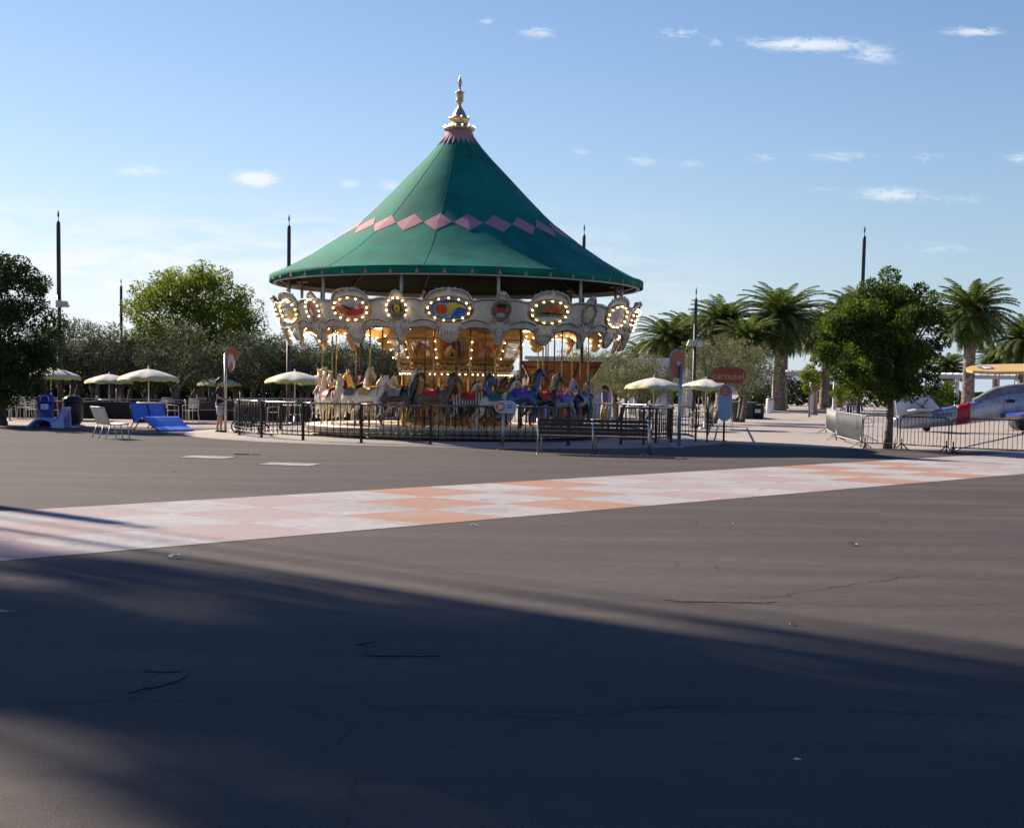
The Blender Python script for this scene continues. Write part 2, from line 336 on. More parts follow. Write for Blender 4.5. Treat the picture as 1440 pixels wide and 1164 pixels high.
# painted strip of squares laid diagonally across the asphalt
u = Vector((.664, .748, 0)); w = Vector((-.748, .664, 0)); O = Vector((-1.05, 16.61, 0)); SQ = 1.5; WID = 4.62
b = MB(); rng = random.Random(4)
SQ = 1.475
for i in range(-12, 30):
    for j in range(3):
        k = (i-j)//2; b.cur = 0 if (i-j) % 2 else (2 if k in (0, 1, 4, 5) else 1)
        a0 = .3+i*SQ; v0 = .2+j*1.475
        b.add([(q.x, q.y, .0045) for q in (O+u*a0+w*v0, O+u*(a0+SQ)+w*v0, O+u*(a0+SQ)+w*(v0+1.475), O+u*a0+w*(v0+1.475))], [(0, 1, 2, 3)])
struct(b.build('painted_path', [M['pw'], M['pp'], M['po']]))
# cracks and patches in the asphalt
def ribbon(b, pts, wd, z, rng, seg=.09):
    P = [G(*p) for p in pts]; L_ = []
    for a, c in zip(P, P[1:]):
        n = max(2, int((c-a).length/seg))
        L_ += [a.lerp(c, k/n)+Vector((rng.gauss(0, .03), rng.gauss(0, .04), 0)) for k in range(n)]
    L_.append(P[-1])
    vs = []; fs = []
    for k, p in enumerate(L_):
        d = (L_[min(k+1, len(L_)-1)]-L_[max(k-1, 0)]).normalized(); n = Vector((-d.y, d.x, 0)); h = wd*.5*rng.uniform(.25, 1)*(1 if 0 < k < len(L_)-1 else .05)
        vs += [(p.x-n.x*h, p.y-n.y*h, z), (p.x+n.x*h, p.y+n.y*h, z)]
        if k: fs.append((2*k-2, 2*k-1, 2*k+1, 2*k))
    b.add(vs, fs)
b = MB(); rng = random.Random(8)
for pts, wd_ in (([(0, 992), (90, 988), (200, 984), (300, 990), (480, 992), (640, 998), (860, 1000), (930, 993), (1110, 998), (1440, 1006)], .014),
                 ([(195, 984), (215, 955), (240, 938)], .005), ([(505, 885), (512, 905), (524, 922)], .012), ([(524, 922), (560, 925), (600, 914)], .007),
                 ([(420, 985), (440, 1000), (492, 1015), (478, 1045), (445, 1072)], .008), ([(488, 1085), (498, 1110), (505, 1128), (478, 1150), (455, 1164)], .007),
                 ([(940, 848), (1120, 850), (1250, 852), (1440, 849)], .015), ([(940, 848), (1080, 840), (1200, 822), (1290, 808)], .018), ([(80, 910), (90, 900), (125, 886)], .006),
                 ([(700, 1003), (790, 1007), (1010, 990)], .016), ([(1180, 705), (1290, 700), (1440, 706)], .025)):
    ribbon(b, pts, wd_, .006, rng)
struct(b.build('pavement_cracks', M['crack']))
b = MB()
for cxy, r in (((222, 958), (.1, .3)), ((514, 902), (.05, .14)), ((232, 942), (.12, .08)), ((1010, 845), (.5, .1)), ((560, 921), (.28, .05))):
    g = G(*cxy); n = 18
    b.add([(g.x+r[0]*math.cos(a)*rng.uniform(.6, 1.1)+.25*r[1]*math.sin(a), g.y+r[1]*math.sin(a)*rng.uniform(.7, 1.1), .005) for a in [2*math.pi*k/n for k in range(n)]], [tuple(range(n))])
struct(b.build('spalled_patches', M['patch']))
for k, (px, py, sx, sy, lab) in enumerate(((292, 643, 1.0, .8, 'pale grey rectangular utility cover set in the asphalt, further left'), (408, 653, 1.05, .8, 'pale grey rectangular utility cover set in the asphalt, nearer the strip'))):
    g = G(px, py); b = MB(); b.box((0, 0, .004), (sx, sy, .012)); b.cur = 1; b.box((sx*.3, 0, .011), (.12, .03, .004)); b.box((-sx*.3, 0, .011), (.12, .03, .004))
    o = b.build('utility_cover', [M['cover'], M['black']], None, g); o.rotation_euler.z = rad(-12); tag(o, lab, 'utility cover', 'utility covers')
g = G(340, 639); b = MB(); b.box((0, 0, .01), (.28, .2, .02)); b.box((.3, .05, .008), (.2, .12, .012)); tag(b.build('drain_cover', M['black'], None, g), 'small black drain cover between the two pale covers', 'drain cover')
# litter and fallen leaves
for k, (px, py, sz, lab) in enumerate(((1198, 767, .1, 'curled pale leaf on sunlit asphalt below the orange squares'), (1008, 799, .06, 'small dark-edged leaf lying mid asphalt'), (979, 736, .05, 'tiny dark pebble close under the strip'), (951, 794, .05, 'little pale scrap left of the dark-edged leaf'),
        (666, 740, .1, 'dry pale leaf just below the strip edge'), (243, 785, .12, 'pale leaf in the shade near the strip at left'), (12, 864, .1, 'flat pale leaf in deep shade at the left edge'), (1114, 879, .05, 'pale speck of litter at the shadow edge'), (1122, 1070, .04, 'pale speck in the shaded foreground'),
        (1030, 737, .05, 'pale chip of litter under the strip'), (60, 600, .09, 'white scrap of litter beside the lilac lounger'), (53, 602, .08, 'second white scrap just by the lilac lounger'), (610, 628, .1, 'white scrap at the carousel pad edge'), (700, 633, .13, 'crumpled white paper at the foot of the arrow sign'), (1004, 622, .14, 'pale paper at the edge of the carousel pad'), (905, 641, .16, 'pale paper under the long bench'), (246, 664, .06, 'small dark stone on asphalt above the strip'))):
    rng = random.Random(k); g = G(px, py); b = MB(); n = 7; sz *= .72
    b.add([(sz*math.cos(2*math.pi*i/n)*rng.uniform(.5, 1), .6*sz*math.sin(2*math.pi*i/n)*rng.uniform(.5, 1), sz*rng.uniform(.05, .45)) for i in range(n)]+[(0, 0, .012)], [(i, (i+1) % n, n) for i in range(n)])
    tag(b.build('litter_scrap' if 'leaf' not in lab else 'fallen_leaf', M['black'] if 'dark' in lab and 'leaf' not in lab else M['litter'], None, g+Vector((0, 0, .006))), lab, 'litter' if 'leaf' not in lab else 'leaf')
#PART2
# ------------------------------------------------------------ the carousel
car = thing('carousel', (CX, CY, 0), 'large antique style carousel with green conical roof, gilt finial and lit cream boards', 'carousel')
def pol(r, a, z): return Vector((r*math.cos(a), r*math.sin(a), z))
PROF = [(r*.979, z) for r, z in ((5.9, 4.86), (5.6, 5.0), (5.2, 5.2), (4.67, 5.49), (4.3, 5.73), (3.93, 5.97), (3.5, 6.26), (3.1, 6.57), (2.75, 6.88), (2.2, 7.42), (1.64, 7.99), (1.05, 8.58), (.5, 9.18), (.36, 9.5))]
def can_r(z):
    for (r0, z0), (r1, z1) in zip(PROF, PROF[1:]):
        if z0 <= z <= z1: return r0+(r1-r0)*(z-z0)/(z1-z0)
    return .36
def fold(a, r):      # slight tautness facets between the twelve rafters
    k = math.cos(12*(a-rad(-97))); return 1-.0035*(1-k)*min(1, r/3)
NA = 144
b = MB(); vs = []; prof2 = []
for (r0, z0), (r1, z1) in zip(PROF, PROF[1:]):
    for q in range(2): prof2.append((r0+(r1-r0)*q/2, z0+(z1-z0)*q/2))
prof2.append(PROF[-1])
for r, z in prof2:
    for k in range(NA):
        a = 2*math.pi*k/NA; vs.append(pol(r*fold(a, r), a, z))
n_ = len(prof2)
fs = [(i*NA+k, i*NA+(k+1) % NA, (i+1)*NA+(k+1) % NA, (i+1)*NA+k) for i in range(n_-1) for k in range(NA)]
b.add(vs, fs, True)
canopy = b.build('canopy', M['green'], car)
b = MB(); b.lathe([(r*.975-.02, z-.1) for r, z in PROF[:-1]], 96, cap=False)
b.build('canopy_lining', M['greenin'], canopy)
b = MB()      # stitched seams down the cloth
for k in range(12):
    a = rad(-97)+k*math.pi/6
    b.tube([pol(r*fold(a, r)+.004, a, z+.001) for r, z in PROF], .004, 5)
b.build('seam', M['green'], canopy)
b = MB()
b.lathe([(5.76, 4.66), (5.8, 4.66), (5.805, 4.86), (5.775, 4.885), (5.745, 4.86), (5.76, 4.66)], NA, cap=False)
val = b.build('valence', M['green'], canopy)
b = MB()
for k in range(48):
    a = rad(-90-1.2)+k*2*math.pi/48; h = .06/5.8
    b.add([pol(5.811, a-h, 4.668), pol(5.811, a+h, 4.668), pol(5.814, a, 4.8)], [(0, 1, 2)])
b.build('pink_triangles', M['pink'], val)
b = MB()
for k in range(24):
    a = rad(-90+7.5)+k*math.pi/12; da = math.pi/24
    N = 6; vs = []; fs = []
    for i in range(-N, N+1):
        f = i/N; hh = .28*(1-abs(f)); aa = a+da*.975*f
        for z in (6.3-hh, 6.3+hh):
            r = can_r(z)*fold(aa, can_r(z)); vs.append(pol(r+.009, aa, z+.006))
    for i in range(2*N): fs.append((2*i, 2*i+2, 2*i+3, 2*i+1))
    b.add(vs, fs, False)
b.build('diamond_band', M['pink'], canopy)
b = MB(); N = 24; vs = []; fs = []
for k in range(2*N):
    a = k*math.pi/N; zb = 9.16 if k % 2 else 8.95
    vs += [pol(can_r(zb)*fold(a, can_r(zb))+.012, a, zb+.006), pol(can_r(9.28)+.012, a, 9.29), pol(.375, a, 9.52)]
for k in range(2*N):
    j = (k+1) % (2*N)
    fs += [(3*k, 3*j, 3*j+1, 3*k+1), (3*k+1, 3*j+1, 3*j+2, 3*k+2)]
b.add(vs, fs, False); b.build('zigzag_collar', M['pink'], canopy)
# rim hoop, rafters and the posts that carry the roof
b = MB(); b.lathe([(5.6, 4.62), (5.69, 4.62), (5.69, 4.7), (5.6, 4.7), (5.6, 4.62)], 96, cap=False, smooth=False)
b.lathe([(5.45, 4.7), (5.5, 4.7), (5.5, 4.75), (5.45, 4.75), (5.45, 4.7)], 96, cap=False, smooth=False)
b.build('rim_hoop', M['galv'], car)
for k in range(12):
    a = rad(-75)+k*math.pi/6
    b = MB(); b.tube([pol(5.23, a, 3.55), pol(5.23, a, 4.95)], .048, 10)
    b.bar(pol(5.2, a, 4.76), pol(5.64, a, 4.66), .05); b.bar(pol(5.05, a, 4.82), pol(5.4, a, 4.82), .06)
    b.build('roof_post', M['whitemetal'], car)
    b = MB(); b.tube([pol(r-.1, a, z-.16) for r, z in PROF[1:-1]], .035, 6); b.build('rafter', M['poletop'], car)
# finial
b = MB()
b.lathe([(.36, 9.44), (.47, 9.47), (.49, 9.51), (.47, 9.55), (.36, 9.56), (.3, 9.6), (.27, 9.68), (.27, 9.76), (.31, 9.79), (.33, 9.83), (.3, 9.86), (.22, 9.88), (.2, 9.95), (.155, 10.05), (.1, 10.13),
         (.06, 10.18), (.055, 10.27), (.07, 10.3), (.1, 10.34), (.13, 10.37), (.105, 10.4), (.12, 10.44), (.09, 10.47), (.13, 10.51), (.1, 10.55), (.14, 10.6), (.15, 10.63), (.06, 10.65), (.04, 10.69), (.03, 10.76), (.045, 10.83), (.065, 10.92), (.06, 10.98), (.03, 11.06), (.0, 11.13)], 28)
fin = b.build('finial', M['finial'], car)
bulbme = MB().ball((0, 0, 0), .0245, 8, 6).build('tmp', M['bulb']); BM = bulbme.data; bpy.data.objects.remove(bulbme)
dimme = MB().ball((0, 0, 0), .024, 6, 5).build('tmp', M['dimbulb']); DM = dimme.data; bpy.data.objects.remove(dimme)
for k in range(14):
    a = 2*math.pi*k/14; obj('bulb', BM, fin, pol(.485, a, 9.585)).scale = (.8,)*3
    if k % 2: obj('bulb', BM, fin, pol(.31, a, 9.87)).scale = (.7,)*3
# rounding boards ----------------------------------------------------
def RR(z): return 5.26+(z-2.95)*.37
def S(th, z, off=0.): return pol(RR(z)+off, th, z)
def bump_(x, w): return max(0., 1-(x/w)**2)
def top_z(d):        # d: degrees from the middle of the board; big oval at -7.5, small one at +7.5
    z = 3.97
    z += .26*math.sqrt(bump_(d+7.5, 6.3)); z += .2*math.sqrt(bump_(d-7.5, 1.7))
    z -= .05*math.exp(-((d+0.2)/1.6)**2) + .05*math.exp(-((abs(d)-14.8)/1.6)**2)
    return z
def bot_z(d):
    z = 3.2-.04*abs(math.sin(rad(d*12)))
    z -= .3*math.sqrt(bump_(d+7.5, 3.3)); z -= .1*bump_(d+7.5, 6)
    z -= .32*bump_(d-7.5, 1.6)**.7; z -= .14*bump_(d-7.5, 3.4)
    return z
def swept(b, pts, r, n=6):      # raised moulding on the board: pts are (degrees, z, offset)
    b.cur = 0; b.tube([S(A0+rad(d), z, o) for d, z, o in pts], r*.8, n)
    b.cur = 1; b.tube([S(A0+rad(d), z+r*1.5, o+.012) for d, z, o in pts], r*.85, n); b.cur = 0
PAL = [((.75, .12, .03), (.8, .5, .05), (.03, .12, .4)), ((.35, .1, .06), (.6, .25, .2), (.75, .7, .65)), ((.5, .42, .35), (.2, .12, .05), (.1, .2, .12)),
       ((.3, .18, .1), (.12, .1, .05), (.25, .3, .25)), ((.08, .1, .06), (.45, .12, .1), (.2, .28, .2)), ((.6, .55, .5), (.4, .25, .3), (.7, .6, .3)), ((.55, .5, .2), (.35, .35, .4), (.6, .6, .55))]
def paint_mat(name, pal, sc_=3.):
    m = bpy.data.materials.new(name); m.use_nodes = True; t = m.node_tree; bs = t.nodes['Principled BSDF']; L = t.links.new; bs.inputs['Roughness'].default_value = .35
    tc = nn(t, 'ShaderNodeTexCoord'); n = nn(t, 'ShaderNodeTexNoise', i_Scale=sc_, i_Detail=4, i_Distortion=1.3); L(tc.outputs['Object'], n.inputs['Vector'])
    r = nn(t, 'ShaderNodeValToRGB'); e = r.color_ramp.elements; e[0].position = .38; e[0].color = (*pal[0], 1); e[1].position = .6; e[1].color = (*pal[2], 1); x = e.new(.5); x.color = (*pal[1], 1)
    L(n.outputs[0], r.inputs[0]); L(r.outputs[0], bs.inputs['Base Color']); return m
PM = [paint_mat('painting_%s' % nme, p) for nme, p in zip(('sun', 'red', 'fawn', 'owl', 'face', 'rose', 'lemon'), PAL)]
PM[0] = mat('painting_blue', (.03, .12, .38), .35, 0, .15, 4)
M['p_orange'] = mat('painting_orange', (.62, .12, .03), .35, 0, .15, 6); M['p_yellow'] = mat('painting_yellow', (.75, .5, .05), .35, 0, .1, 6); M['p_sky'] = mat('painting_pale', (.35, .45, .5), .35, 0, .1, 6)
M['p_dark'] = mat('painting_dark', (.03, .025, .02), .4, 0, .1, 6); M['p_red'] = mat('painting_scarlet', (.45, .04, .03), .4, 0, .2, 6)
allb = MB()
for s_ in range(12):
    A0 = rad(-90+7.5)+s_*math.pi/6
    near = s_ in (0, 1, 10, 11, 2, 9)
    # shell
    b = MB(); N = 60; K = 8; T = .05
    vs = []
    for side in (0, 1):
        for i in range(N+1):
            d = -15+30*i/N; zt, zb = top_z(d), bot_z(d)
            for k in range(K+1): vs.append(S(A0+rad(d), zb+(zt-zb)*k/K, -T*side+(.03*math.sin(math.pi*k/K) if not side else 0)))
    st = (N+1)*(K+1); fs = []; fi = []
    for i in range(N):
        for k in range(K):
            q = i*(K+1)+k; fs.append((q, q+K+1, q+K+2, q+1)); fi.append((st+q, st+q+1, st+q+K+2, st+q+K+1))
        q = i*(K+1); fs.append((q, st+q, st+q+K+1, q+K+1)); q += K; fs.append((q, q+K+1, st+q+K+1, st+q))
    b.add(vs, fs, True); b.cur = 1; o0 = len(b.v)-len(vs); b.f += [tuple(o0+i for i in f) for f in fi]; b.m += [1]*len(fi); b.sm += [True]*len(fi)
    board = b.build('rounding_board', [M['cream'], M['amber']], car)
    if near or s_ in (3, 8):
        b = MB()
        swept(b, [(-15+30*i/60, top_z(-15+30*i/60)-.01, .02) for i in range(61)], .022)
        swept(b, [(-15+30*i/60, bot_z(-15+30*i/60)+.015, .02) for i in range(61)], .022)
        for sx in (-1, 1):      # arch mouldings with scroll ends
            for cc in (0., 15.*sx):
                pass
        for c0 in (0., 15., -15.):
            ds = [c0+x for x in np.linspace(-3.6, 3.6, 15) if -15 <= c0+x <= 15]
            if len(ds) > 2:
                swept(b, [(d, 3.3+.1*math.cos((d-c0)/3.6*1.4), .035) for d in ds], .024)
        for sx in (-1, 1):      # long swoosh lines from the top down to the lower scrolls
            for c_, w0, w1 in ((-7.5, 6.6, 3.6), (7.5, 2.6, 3.2)):
                pts = []
                for q in range(15):
                    f = q/14; dd = c_+sx*(w0+.9*math.sin(f*math.pi)*(-1 if c_ > 0 else 1)*.2+(w1-w0)*f*f)
                    if -15 <= dd <= 15: pts.append((dd, 3.9-.62*f-.02*math.sin(f*6), .035))
                if len(pts) > 3: swept(b, pts, .02)
            # scroll curls
            for c_, z_, r_ in ((-7.5+sx*5.6, 3.82, .075), (-7.5+sx*3.1, 3.16, .07), (7.5+sx*1.7, 3.36, .06), (7.5+sx*1.1, 3.1, .05)):
                swept(b, [(c_+math.degrees(r_*(1-f*.7)*math.cos(f*7)*sx/5.4), z_+r_*(1-f*.7)*math.sin(f*7), .04) for f in np.linspace(0, 1, 12)], .018, 5)
        b.cur = 1
        for q in range(7): d = -7.5+(q-3)*.85; b.ball(S(A0+rad(d), 3.06-.012*(q-3)**2*.3+.06, .03), (.045, .045, .1), 6, 5)    # shell flutes
        for q in range(5): b.ball(S(A0+rad(7.5+(q-2)*.35), 2.99+.06*abs(q-2), .05), (.03, .04, .09), 6, 5)
        for q in range(3): b.ball(S(A0+rad(7.5), 3.24-.1*q, .05), (.07-.01*q, .06, .06), 6, 5)
        b.ball(S(A0+rad(7.5), 4.14, .02), (.1, .05, .07), 8, 6); b.ball(S(A0+rad(-7.5), 4.2, .02), (.07, .05, .05), 8, 6)
        b.build('moulding', [M['trim'], M['cream']], board)
    # ovals
    for kind, c_, hw, hh, zc in (('large_oval_painting', -7.5, .5, .265, 3.68), ('small_oval_painting', 7.5, .215, .225, 3.68)):
        def E(f, t_, o): return S(A0+rad(c_)+hw*f*math.cos(t_)/5.5, zc+hh*f*math.sin(t_), o)
        b = MB(); n = 40
        ring = [(1.0, .035), (1.06, .075), (1.22, .08), (1.34, .05), (1.36, .02)]
        vs = [E(f, 2*math.pi*k/n, o) for f, o in ring for k in range(n)]
        b.add(vs, [(i*n+k, i*n+(k+1) % n, (i+1)*n+(k+1) % n, (i+1)*n+k) for i in range(len(ring)-1) for k in range(n)], True)
        fr_ = b.build('oval_frame', M['gold'] if kind[0] == 'l' else M['trim'], board)
        b = MB(); mi = {(0, 1): 0, (11, 1): 1, (1, 1): 2, (0, 0): 4, (11, 0): 3}.get((s_, kind[0] == 'l'), (s_*2+(kind[0] == 'l')) % 7)
        if kind[0] == 'l': mi = {0: 0, 11: 1, 1: 2, 2: 5, 10: 6}.get(s_, mi)
        else: mi = {0: 4, 11: 3, 10: 1, 1: 5}.get(s_, mi)
        vs = [E(f, 2*math.pi*k/n, .045) for f in (0.01, .5, 1.02) for k in range(n)]
        b.add(vs, [(i*n+k, i*n+(k+1) % n, (i+1)*n+(k+1) % n, (i+1)*n+k) for i in range(2) for k in range(n)], True)
        mats = [PM[mi], M['p_orange'], M['p_yellow'], M['p_sky'], M['p_dark'], M['p_red']]
        def blob(cx_, cy_, rx_, ry_, mi_, o_, n2=18):
            b.cur = mi_; b.add([S(A0+rad(c_)+(hw*cx_+hw*rx_*math.cos(2*math.pi*k/n2))/5.5, zc+hh*cy_+hh*ry_*math.sin(2*math.pi*k/n2), o_) for k in range(n2)], [tuple(range(n2))], False)
        def swo(pts, mi_, o_): b.cur = mi_; b.add([S(A0+rad(c_)+hw*x/5.5, zc+hh*y, o_) for x, y in pts], [tuple(range(len(pts)))], False)
        if kind[0] == 'l' and s_ == 0:
            swo([(-.5, .2), (-.2, .62), (.3, .72), (.75, .5), (.92, .15), (.6, .15), (.25, .0), (.05, -.45), (-.15, -.55)], 2, .052)
            swo([(.92, .1), (.6, .28), (.3, .12), (.1, -.4), (-.2, -.8), (.3, -.85), (.8, -.5)], 0, .056)
            swo([(-.2, -.78), (.1, -.42), (.3, .1), (.42, .16), (.22, -.38), (.05, -.84)], 3, .059)
            blob(-.42, 0, .4, .66, 3, .062); blob(-.42, 0, .34, .56, 1, .066)
        elif kind[0] == 'l' and s_ == 11:
            blob(.1, .62, .6, .3, 3, .05); swo([(-.85, .3), (-.1, -.05), (-.7, -.5), (-.9, -.1)], 1, .054); swo([(-.75, .55), (.3, -.02), (-.1, -.1)], 4, .058); swo([(-.4, -.3), (.9, .1), (.8, -.5), (-.2, -.7)], 5, .054)
        elif kind[0] == 'l' and s_ == 1:
            swo([(-.8, .0), (-.3, .55), (.3, .75), (.8, .3), (.9, -.05), (.1, .12)], 1, .054); swo([(-.9, -.15), (0, .0), (.95, -.1), (.9, -.22), (-.2, -.2)], 4, .058); blob(0, -.62, .7, .2, 3, .05)
        elif kind[0] == 'l' and s_ == 10: blob(.15, -.3, .5, .5, 2, .054); blob(-.1, .4, .6, .4, 3, .05)
        elif kind[0] == 's' and s_ == 0: blob(0, .1, .55, .3, 5, .054); blob(0, -.55, .6, .28, 3, .052); blob(0, .55, .7, .3, 4, .05)
        elif kind[0] == 's' and s_ == 11: blob(0, .1, .4, .4, 2, .054); blob(0, .05, .16, .16, 4, .058); blob(-.5, .1, .16, .5, 4, .05); blob(.5, .1, .16, .5, 4, .05)
        b.build(kind, mats, fr_)
        nb = 13 if kind[0] == 'l' else 10
        for k in range(nb):
            t_ = math.pi/2+2*math.pi*k/nb if kind[0] == 'l' else rad(-35)+rad(250)*k/(nb-1)
            p = E(1.14 if kind[0] == 'l' else 1.34, t_, .11)
            dim = kind[0] == 's' and s_ in (0, 1)
            if s_ in (0, 1, 10, 11): obj('bulb', DM if dim else BM, fr_, p)
            else: allb.ball(p, .0245, 6, 5)
    # crest bulbs and the bulbs along the arches
    for k in range(7):
        d = -7.5+(k-3)*1.75; p = S(A0+rad(d), top_z(d)+.06, -.02)
        allb.cur = 1; allb.ball(p, .022, 6, 5); allb.tube([p, p-Vector((0, 0, .07))], .008, 4)
    allb.cur = 0
    for c0 in (0., 15.):
        for k in range(9):
            d = c0-4.6+k*9.2/8
            if d > 15: d_, sft = d, 0
            dd = d if d <= 15 else d-30
            p = S(A0+rad(d), bot_z(dd)-.0+.03, -.085)
            allb.cur = 1 if (s_ in (0,) and c0 == 0 or s_ in (1,) and c0 == 0) else 0
            allb.ball(p, .024, 6, 5)
    allb.cur = 0
o = allb.build('bulb_strings', [M['bulb'], M['dimbulb']], car); o['kind'] = 'stuff'
# ceiling under the boards
b = MB(); b.lathe([(1.6, 3.42), (3.2, 3.55), (5.2, 3.82), (5.2, 3.87), (3.2, 3.7), (1.6, 3.6), (1.6, 3.42)], 72, cap=False)
ceil = b.build('ceiling', M['amber'], car)
for k in range(24):
    a = rad(-90+7.5)+k*math.pi/12
    b = MB(); b.bar(pol(1.9, a, 3.4), pol(5.15, a, 3.7), .05, .09); b.build('sweep_beam', M['trim'] if k % 2 else M['gold'], ceil)
for k in range(12):
    a = rad(-90-13)+k*math.pi/6; a2 = a+rad(11)
    b = MB(); b.tube([pol(3.5, a, 3.42), pol(3.45, a2, 3.42)], .03, 6); b.build('tube_lamp', M['tube'], ceil)
    if k % 2 == 0:
        l = bpy.data.lights.new('lamp_glow', 'POINT'); l.energy = 11; l.color = (1, .66, .3); l.shadow_soft_size = .15
        lo = bpy.data.objects.new('lamp_glow', l); C.objects.link(lo); lo.location = pol(3.4, a, 3.3)+Vector((CX, CY, 0))
# inner valance ring with its own bulbs
b = MB(); N = 144
vs = []; fs = []
for k in range(N):
    a = 2*math.pi*k/N; zb = 3.08+.16*abs(math.cos(a*6)); vs += [pol(3.9, a, zb), pol(3.98, a, 3.62)]
fs = [(2*k, (2*k+2) % (2*N), (2*k+3) % (2*N), 2*k+1) for k in range(N)]
b.add(vs, fs, True); vb = MB()
for k in range(72):
    a = 2*math.pi*k/72; vb.ball(pol(3.88, a, 3.12+.16*abs(math.cos(a*6))), .024, 6, 4)
inner = b.build('inner_valance', M['amber'], ceil); vb.build('bulbs', M['bulb'], inner)
# platform
b = MB(); b.lathe([(4.45, .1), (4.45, .16), (4.62, .17), (4.66, .2), (4.66, .33), (4.62, .36), (.6, .365)], 96, cap=True)
plat = b.build('platform', M['cream'], car)
b = MB(); b.lathe([(4.675, .2), (4.685, .24), (4.685, .29), (4.675, .33)], 96, cap=False); b.build('rim_band', M['trim'], plat)
b = MB(); b.lathe([(4.1, 0.01), (4.1, .16)], 48); b.build('plinth', M['black'], plat)
# centre housing: arched relief panels below, cornice, then tilted mirrors
NP = 12
cen = MB(); cen.lathe([(1.72, .36), (1.72, .44), (1.66, .46), (1.66, 1.95), (1.74, 1.97), (1.78, 2.04), (1.74, 2.06), (1.72, 2.22), (1.8, 2.26), (1.86, 2.32), (1.84, 2.34), (1.9, 2.36), (2.12, 3.0), (2.18, 3.02), (2.2, 3.1), (2.1, 3.3), (2.0, 3.56)], NP, smooth=False, a0=rad(-90+15))
cen = cen.build('centre_housing', M['housing'], car)
for k in range(NP):
    a = rad(-90)+k*2*math.pi/NP; R_ = Matrix.Rotation(a, 3, 'Z')
    b = MB(); ca = math.cos(math.pi/NP)
    def fr(r_, sft=0): return lambda u_, v_, w_: Vector(R_ @ Vector((r_*ca+w_+sft*(v_-2.36), u_, v_)))
    if k in (9, 10, 11, 0, 1, 2, 3):
        arch = [(-.26, .62), (.26, .62), (.26, 1.45)]+[(.26*math.cos(t), 1.45+.3*math.sin(t)) for t in np.linspace(.2, math.pi-.2, 9)]+[(-.26, 1.45)]
        b.prism([(x*1.18, .55+(y-.62)*1.07) for x, y in arch], .03, fr(1.66)); b.cur = 1; b.prism(arch, .045, fr(1.66)); b.cur = 0
        f3 = fr(1.7)
        b.ball(f3(0, 1.5, .03), (.12, .12, .15), 8, 6); b.ball(f3(0, 1.12, .02), (.08, .1, .2), 8, 6)
        for q in (-1, 1): b.ball(f3(q*.1, 1.3, .02), (.05, .06, .12), 6, 5); b.tube([f3(q*.12, .7, .02), f3(q*.17, .95, .03), f3(q*.06, 1.05, .03)], .025, 5)
        o = b.build('arched_panel', [M['barkdark'], M['housing']], cen)
    b = MB(); ap = a+math.pi/NP; b.tube([pol(1.7, ap, .4), pol(1.7, ap, 1.95)], .05, 8)
    b.tube([pol(1.84, ap, 2.34), pol(2.12, ap, 3.05)], .045, 8); b.ball(pol(1.8, ap, 2.2), (.09, .09, .12), 8, 6); b.build('pilaster', M['gold'], cen)
    b = MB(); f2 = fr(1.925, .34)
    b.prism([(-.36, 2.46), (.36, 2.46), (.4, 2.93), (-.4, 2.93)], .02, f2); b.cur = 1
    fm = b.build('mirror_frame', [M['gold']], cen) if False else None
    b = MB(); b.prism([(-.39, 2.4), (.39, 2.4), (.44, 2.97), (-.44, 2.97)], .02, f2); fm = b.build('mirror_frame', M['gold'], cen)
    b = MB(); b.prism([(-.3, 2.46), (.3, 2.46), (.34, 2.91), (-.34, 2.91)], .03, f2); b.build('mirror', M['mirror'] if k not in (1,) else PM[4], fm)
    b = MB(); rg = random.Random(k)
    for q in range(9):    # carved foliage on the cornice
        x = -.36+.09*q; f4 = fr(1.76); b.ball(f4(x, 2.14+.03*math.sin(q*1.7), .03), (.045, .05, .06+.02*rg.random()), 6, 5)
    b.build('cornice_carving', M['housing'], cen)
    b = MB()
    for q in range(5): f5 = fr(1.78); b.ball(f5(-.36+.18*q, 1.93, .05), .02, 6, 5)
    for q in range(3):
        z = 2.42+.24*q; b.ball(pol(1.98+.33*(z-2.34), ap, z), .022, 6, 5)
    b.build('bulbs', M['bulb'], cen)
# ------------------------------------------------------------ riders: skinned bodies
def skin(name, pts, edges, m, parent=None, sub=2, root=0):
    me = bpy.data.meshes.new(name); me.from_pydata([p[:3] for p in pts], edges, [])
    o = bpy.data.objects.new(name, me); C.objects.link(o)
    md = o.modifiers.new('s', 'SKIN'); md.use_smooth_shade = True
    lay = me.skin_vertices[0].data
    for i, p in enumerate(pts):
        r = p[3]; lay[i].radius = r if isinstance(r, tuple) else (r, r)
        lay[i].use_root = (i == root)
    if sub: sd = o.modifiers.new('u', 'SUBSURF'); sd.levels = sub; sd.render_levels = sub
    bpy.context.view_layer.update()
    nm = bpy.data.meshes.new_from_object(o.evaluated_get(bpy.context.evaluated_depsgraph_get())); bpy.data.objects.remove(o)
    nm.name = name; nm.materials.clear()
    for q in (m if isinstance(m, (list, tuple)) else [m]): nm.materials.append(q)
    nm.polygons.foreach_set('use_smooth', [True]*len(nm.polygons))
    return nm
